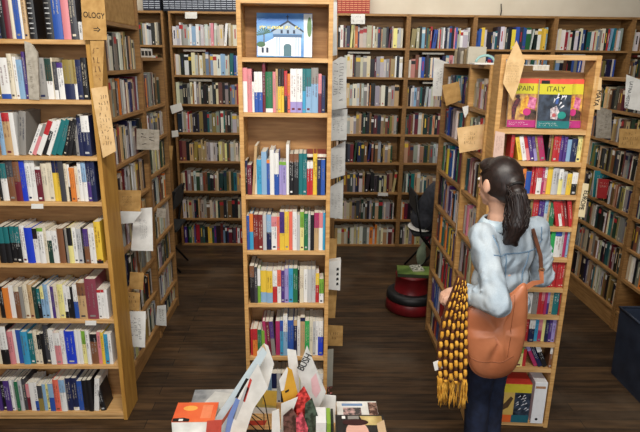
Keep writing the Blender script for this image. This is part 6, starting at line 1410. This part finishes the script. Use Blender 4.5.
def strapv(p): return p - Vector((bcx, 2.212, bcz))
def ribbon(name, pts, w_, t_, m, par):
    bm = bmesh.new(); pr_ = []
    for i, p in enumerate(pts):
        dd = (pts[min(i + 1, len(pts) - 1)] - pts[max(i - 1, 0)]).normalized(); nrm = Vector((.25, -.95, .15)); sx = dd.cross(nrm).normalized(); nn = sx.cross(dd).normalized()
        pr_.append([bm.verts.new(p + sx * a + nn * b_) for a, b_ in ((-w_, -t_), (w_, -t_), (w_, t_), (-w_, t_))])
    for A, B in zip(pr_, pr_[1:]):
        for k in range(4): bm.faces.new((A[k], A[(k + 1) % 4], B[(k + 1) % 4], B[k]))
    bm.faces.new(pr_[0][::-1]); bm.faces.new(pr_[-1]); bmesh.ops.recalc_face_normals(bm, faces=bm.faces[:])
    return obj(name, bm, m, par, smooth=False)
S1 = Vector((1.032, 2.235, 1.14)); S2 = Vector((1.036, 2.29, 1.24)); S3 = Vector((1.012, 2.35, 1.345)); S4 = Vector((.985, 2.41, 1.408)); S5 = Vector((.965, 2.5, 1.33)); S6 = Vector((.95, 2.535, 1.2))
ribbon('tan_strap', [strapv(p) for p in (S0 + Vector((0, 0, -.02)), S0.lerp(S1, .5), S1, S1.lerp(S2, .5))], .011, .003, BAGM, sbg)
ribbon('dark_strap', [strapv(p) for p in (S1.lerp(S2, .4), S2, S2.lerp(S3, .5), S3, S4, S5, S6)], .009, .0028, BAGD, sbg)
tube('buckle', [strapv(q) for q in ring(S1.lerp(S2, .45) + Vector((0, -.004, 0)), Vector((0, 1, .3)).normalized(), .013, 12)], .0022, flat((120, 96, 60), .3), sbg, 6)

# knitted scarf
sc = thing('scarf', 'mustard and brown chunky knitted scarf hanging from the woman\'s hand', 'scarf', (.66, 2.212, .9))
SY = noise_mat('mustard_wool', (190, 130, 34), (222, 168, 66), 40, .95, bump=.4); SB = noise_mat('brown_wool', (70, 36, 20), (104, 58, 32), 40, .95, bump=.4)
Lp = [(0.644, 1.1737), (0.6236, 1.0976), (0.5953, 1.0006), (0.5811, 0.8864), (0.5796, 0.7796), (0.5924, 0.665)]; Rp = [(0.6848, 1.1598), (0.6958, 1.0835), (0.7043, 0.9863), (0.7129, 0.8869), (0.7222, 0.78), (0.7284, 0.6547)]
def pl(P, t):
    s = t * (len(P) - 1); j = min(int(s), len(P) - 2); f = s - j
    return Vector((P[j][0] + (P[j + 1][0] - P[j][0]) * f, 0, P[j][1] + (P[j + 1][1] - P[j][1]) * f))
by_mat = {0: bmesh.new(), 1: bmesh.new()}; NC, NR = 6, 11; org = Vector((.66, 0, .9))
for c in range(NC):
    for r_ in range(NR * 2):
        u = (c + .5) / NC; t0 = (r_ + (.5 if c % 2 else 0)) / (NR * 2); t1 = t0 + 1.45 / (NR * 2)
        if t1 > 1.06: continue
        k = 0 if (r_ + c) % 2 == 0 else 1
        a = pl(Lp, t0).lerp(pl(Rp, t0), u); b_ = pl(Lp, min(1, t1)).lerp(pl(Rp, min(1, t1)), u)
        yy = -.012 - .02 * math.sin(math.pi * u); wid = (pl(Rp, t0) - pl(Lp, t0)).length / NC * .42
        a = a - org + Vector((0, yy, 0)); b_ = b_ - org + Vector((0, yy + (.004 if k else -.004), 0)); m_ = a.lerp(b_, .5) + Vector((0, -.004, 0))
        wr_ = wid * (1.0 if k == 0 else .85)
        add_tube(by_mat[k], [a, a.lerp(m_, .5), m_, m_.lerp(b_, .5), b_], [wr_ * .45, wr_ * .9, wr_, wr_ * .9, wr_ * .45], 7)
obj('mustard_knit', by_mat[0], SY, sc, smooth=True); obj('brown_knit', by_mat[1], SB, sc, smooth=True)
bm = bmesh.new()
A = [pl(Lp, t / 12) for t in range(13)]; B = [pl(Rp, t / 12) for t in range(13)]
for yy in (-.008,):
    va = [bm.verts.new(p - org + Vector((.004, yy, 0))) for p in A]; vb = [bm.verts.new(p - org + Vector((-.004, yy, 0))) for p in B]
    va2 = [bm.verts.new(p - org + Vector((.004, .012, 0))) for p in A]; vb2 = [bm.verts.new(p - org + Vector((-.004, .012, 0))) for p in B]
    for i in range(12):
        bm.faces.new((va[i], vb[i], vb[i + 1], va[i + 1])); bm.faces.new((va2[i], va2[i + 1], vb2[i + 1], vb2[i])); bm.faces.new((va[i], va[i + 1], va2[i + 1], va2[i])); bm.faces.new((vb[i], vb2[i], vb2[i + 1], vb[i + 1]))
    bm.faces.new((va[0], va2[0], vb2[0], vb[0])); bm.faces.new((va[12], vb[12], vb2[12], va2[12]))
bmesh.ops.recalc_face_normals(bm, faces=bm.faces[:]); obj('knit_backing', bm, SB, sc)
bm = bmesh.new(); rq = random.Random(4)
e0, e1 = pl(Lp, .97), pl(Rp, .97)
for k in range(46):
    u = rq.random(); p = e0.lerp(e1, u) - org; L_ = rq.uniform(.11, .165); ph = rq.uniform(0, 6); dx = rq.uniform(-.014, .02)
    y_ = rq.uniform(-.03, .005)
    add_tube(bm, [p + Vector((dx * t + .004 * math.sin(ph + t * 7), y_ + .003 * math.cos(ph + t * 5), -L_ * t)) for t in (0, .2, .4, .6, .8, 1)], [.0042, .004, .004, .0038, .0034, .002], 6)
obj('fringe', bm, SY, sc, smooth=True)
tg = [(0.5628, 0.7586), (0.5979, 0.774), (0.6081, 0.728), (0.5749, 0.7151)]
tcx, tcz, tq = recentre(tg); ct = poly_card('white_tag', tq, .0015, PAPER, sc, loc=(tcx - .66, -.02, tcz - .9)); ct['label'] = 'small white tag'

# ------------------------------------------------------------------ light
w = bpy.data.worlds.new('world'); scene.world = w; w.use_nodes = True
bgn = w.node_tree.nodes['Background']; bgn.inputs['Color'].default_value = (.82, .9, 1, 1); bgn.inputs['Strength'].default_value = .5
def area(name, loc, target, sx, sy, e, col=(1, 1, 1)):
    l = bpy.data.lights.new(name, 'AREA'); l.shape = 'RECTANGLE'; l.size = sx; l.size_y = sy; l.energy = e; l.color = col
    o = bpy.data.objects.new(name, l); COL.objects.link(o); o.location = loc
    o.rotation_euler = (Vector(target) - Vector(loc)).to_track_quat('-Z', 'Y').to_euler(); return o
area('window_daylight', (.2, -2.9, 2.8), (.1, 3, .8), 5.0, 1.2, 105, (.95, .98, 1.0))
area('ceiling_lamp', (.0, .75, 3.6), (0, 2.0, 0), 2.8, .4, 135, (1, .95, .87))
area('ceiling_lamp', (.2, 5.1, 3.6), (.2, 5.9, .8), 4.8, .3, 58, (1, .95, .87))
scene.view_settings.view_transform = 'Standard'; scene.view_settings.look = 'None'; scene.view_settings.gamma = 1.0; scene.view_settings.use_curve_mapping = False
scene.view_settings.exposure = 0.0
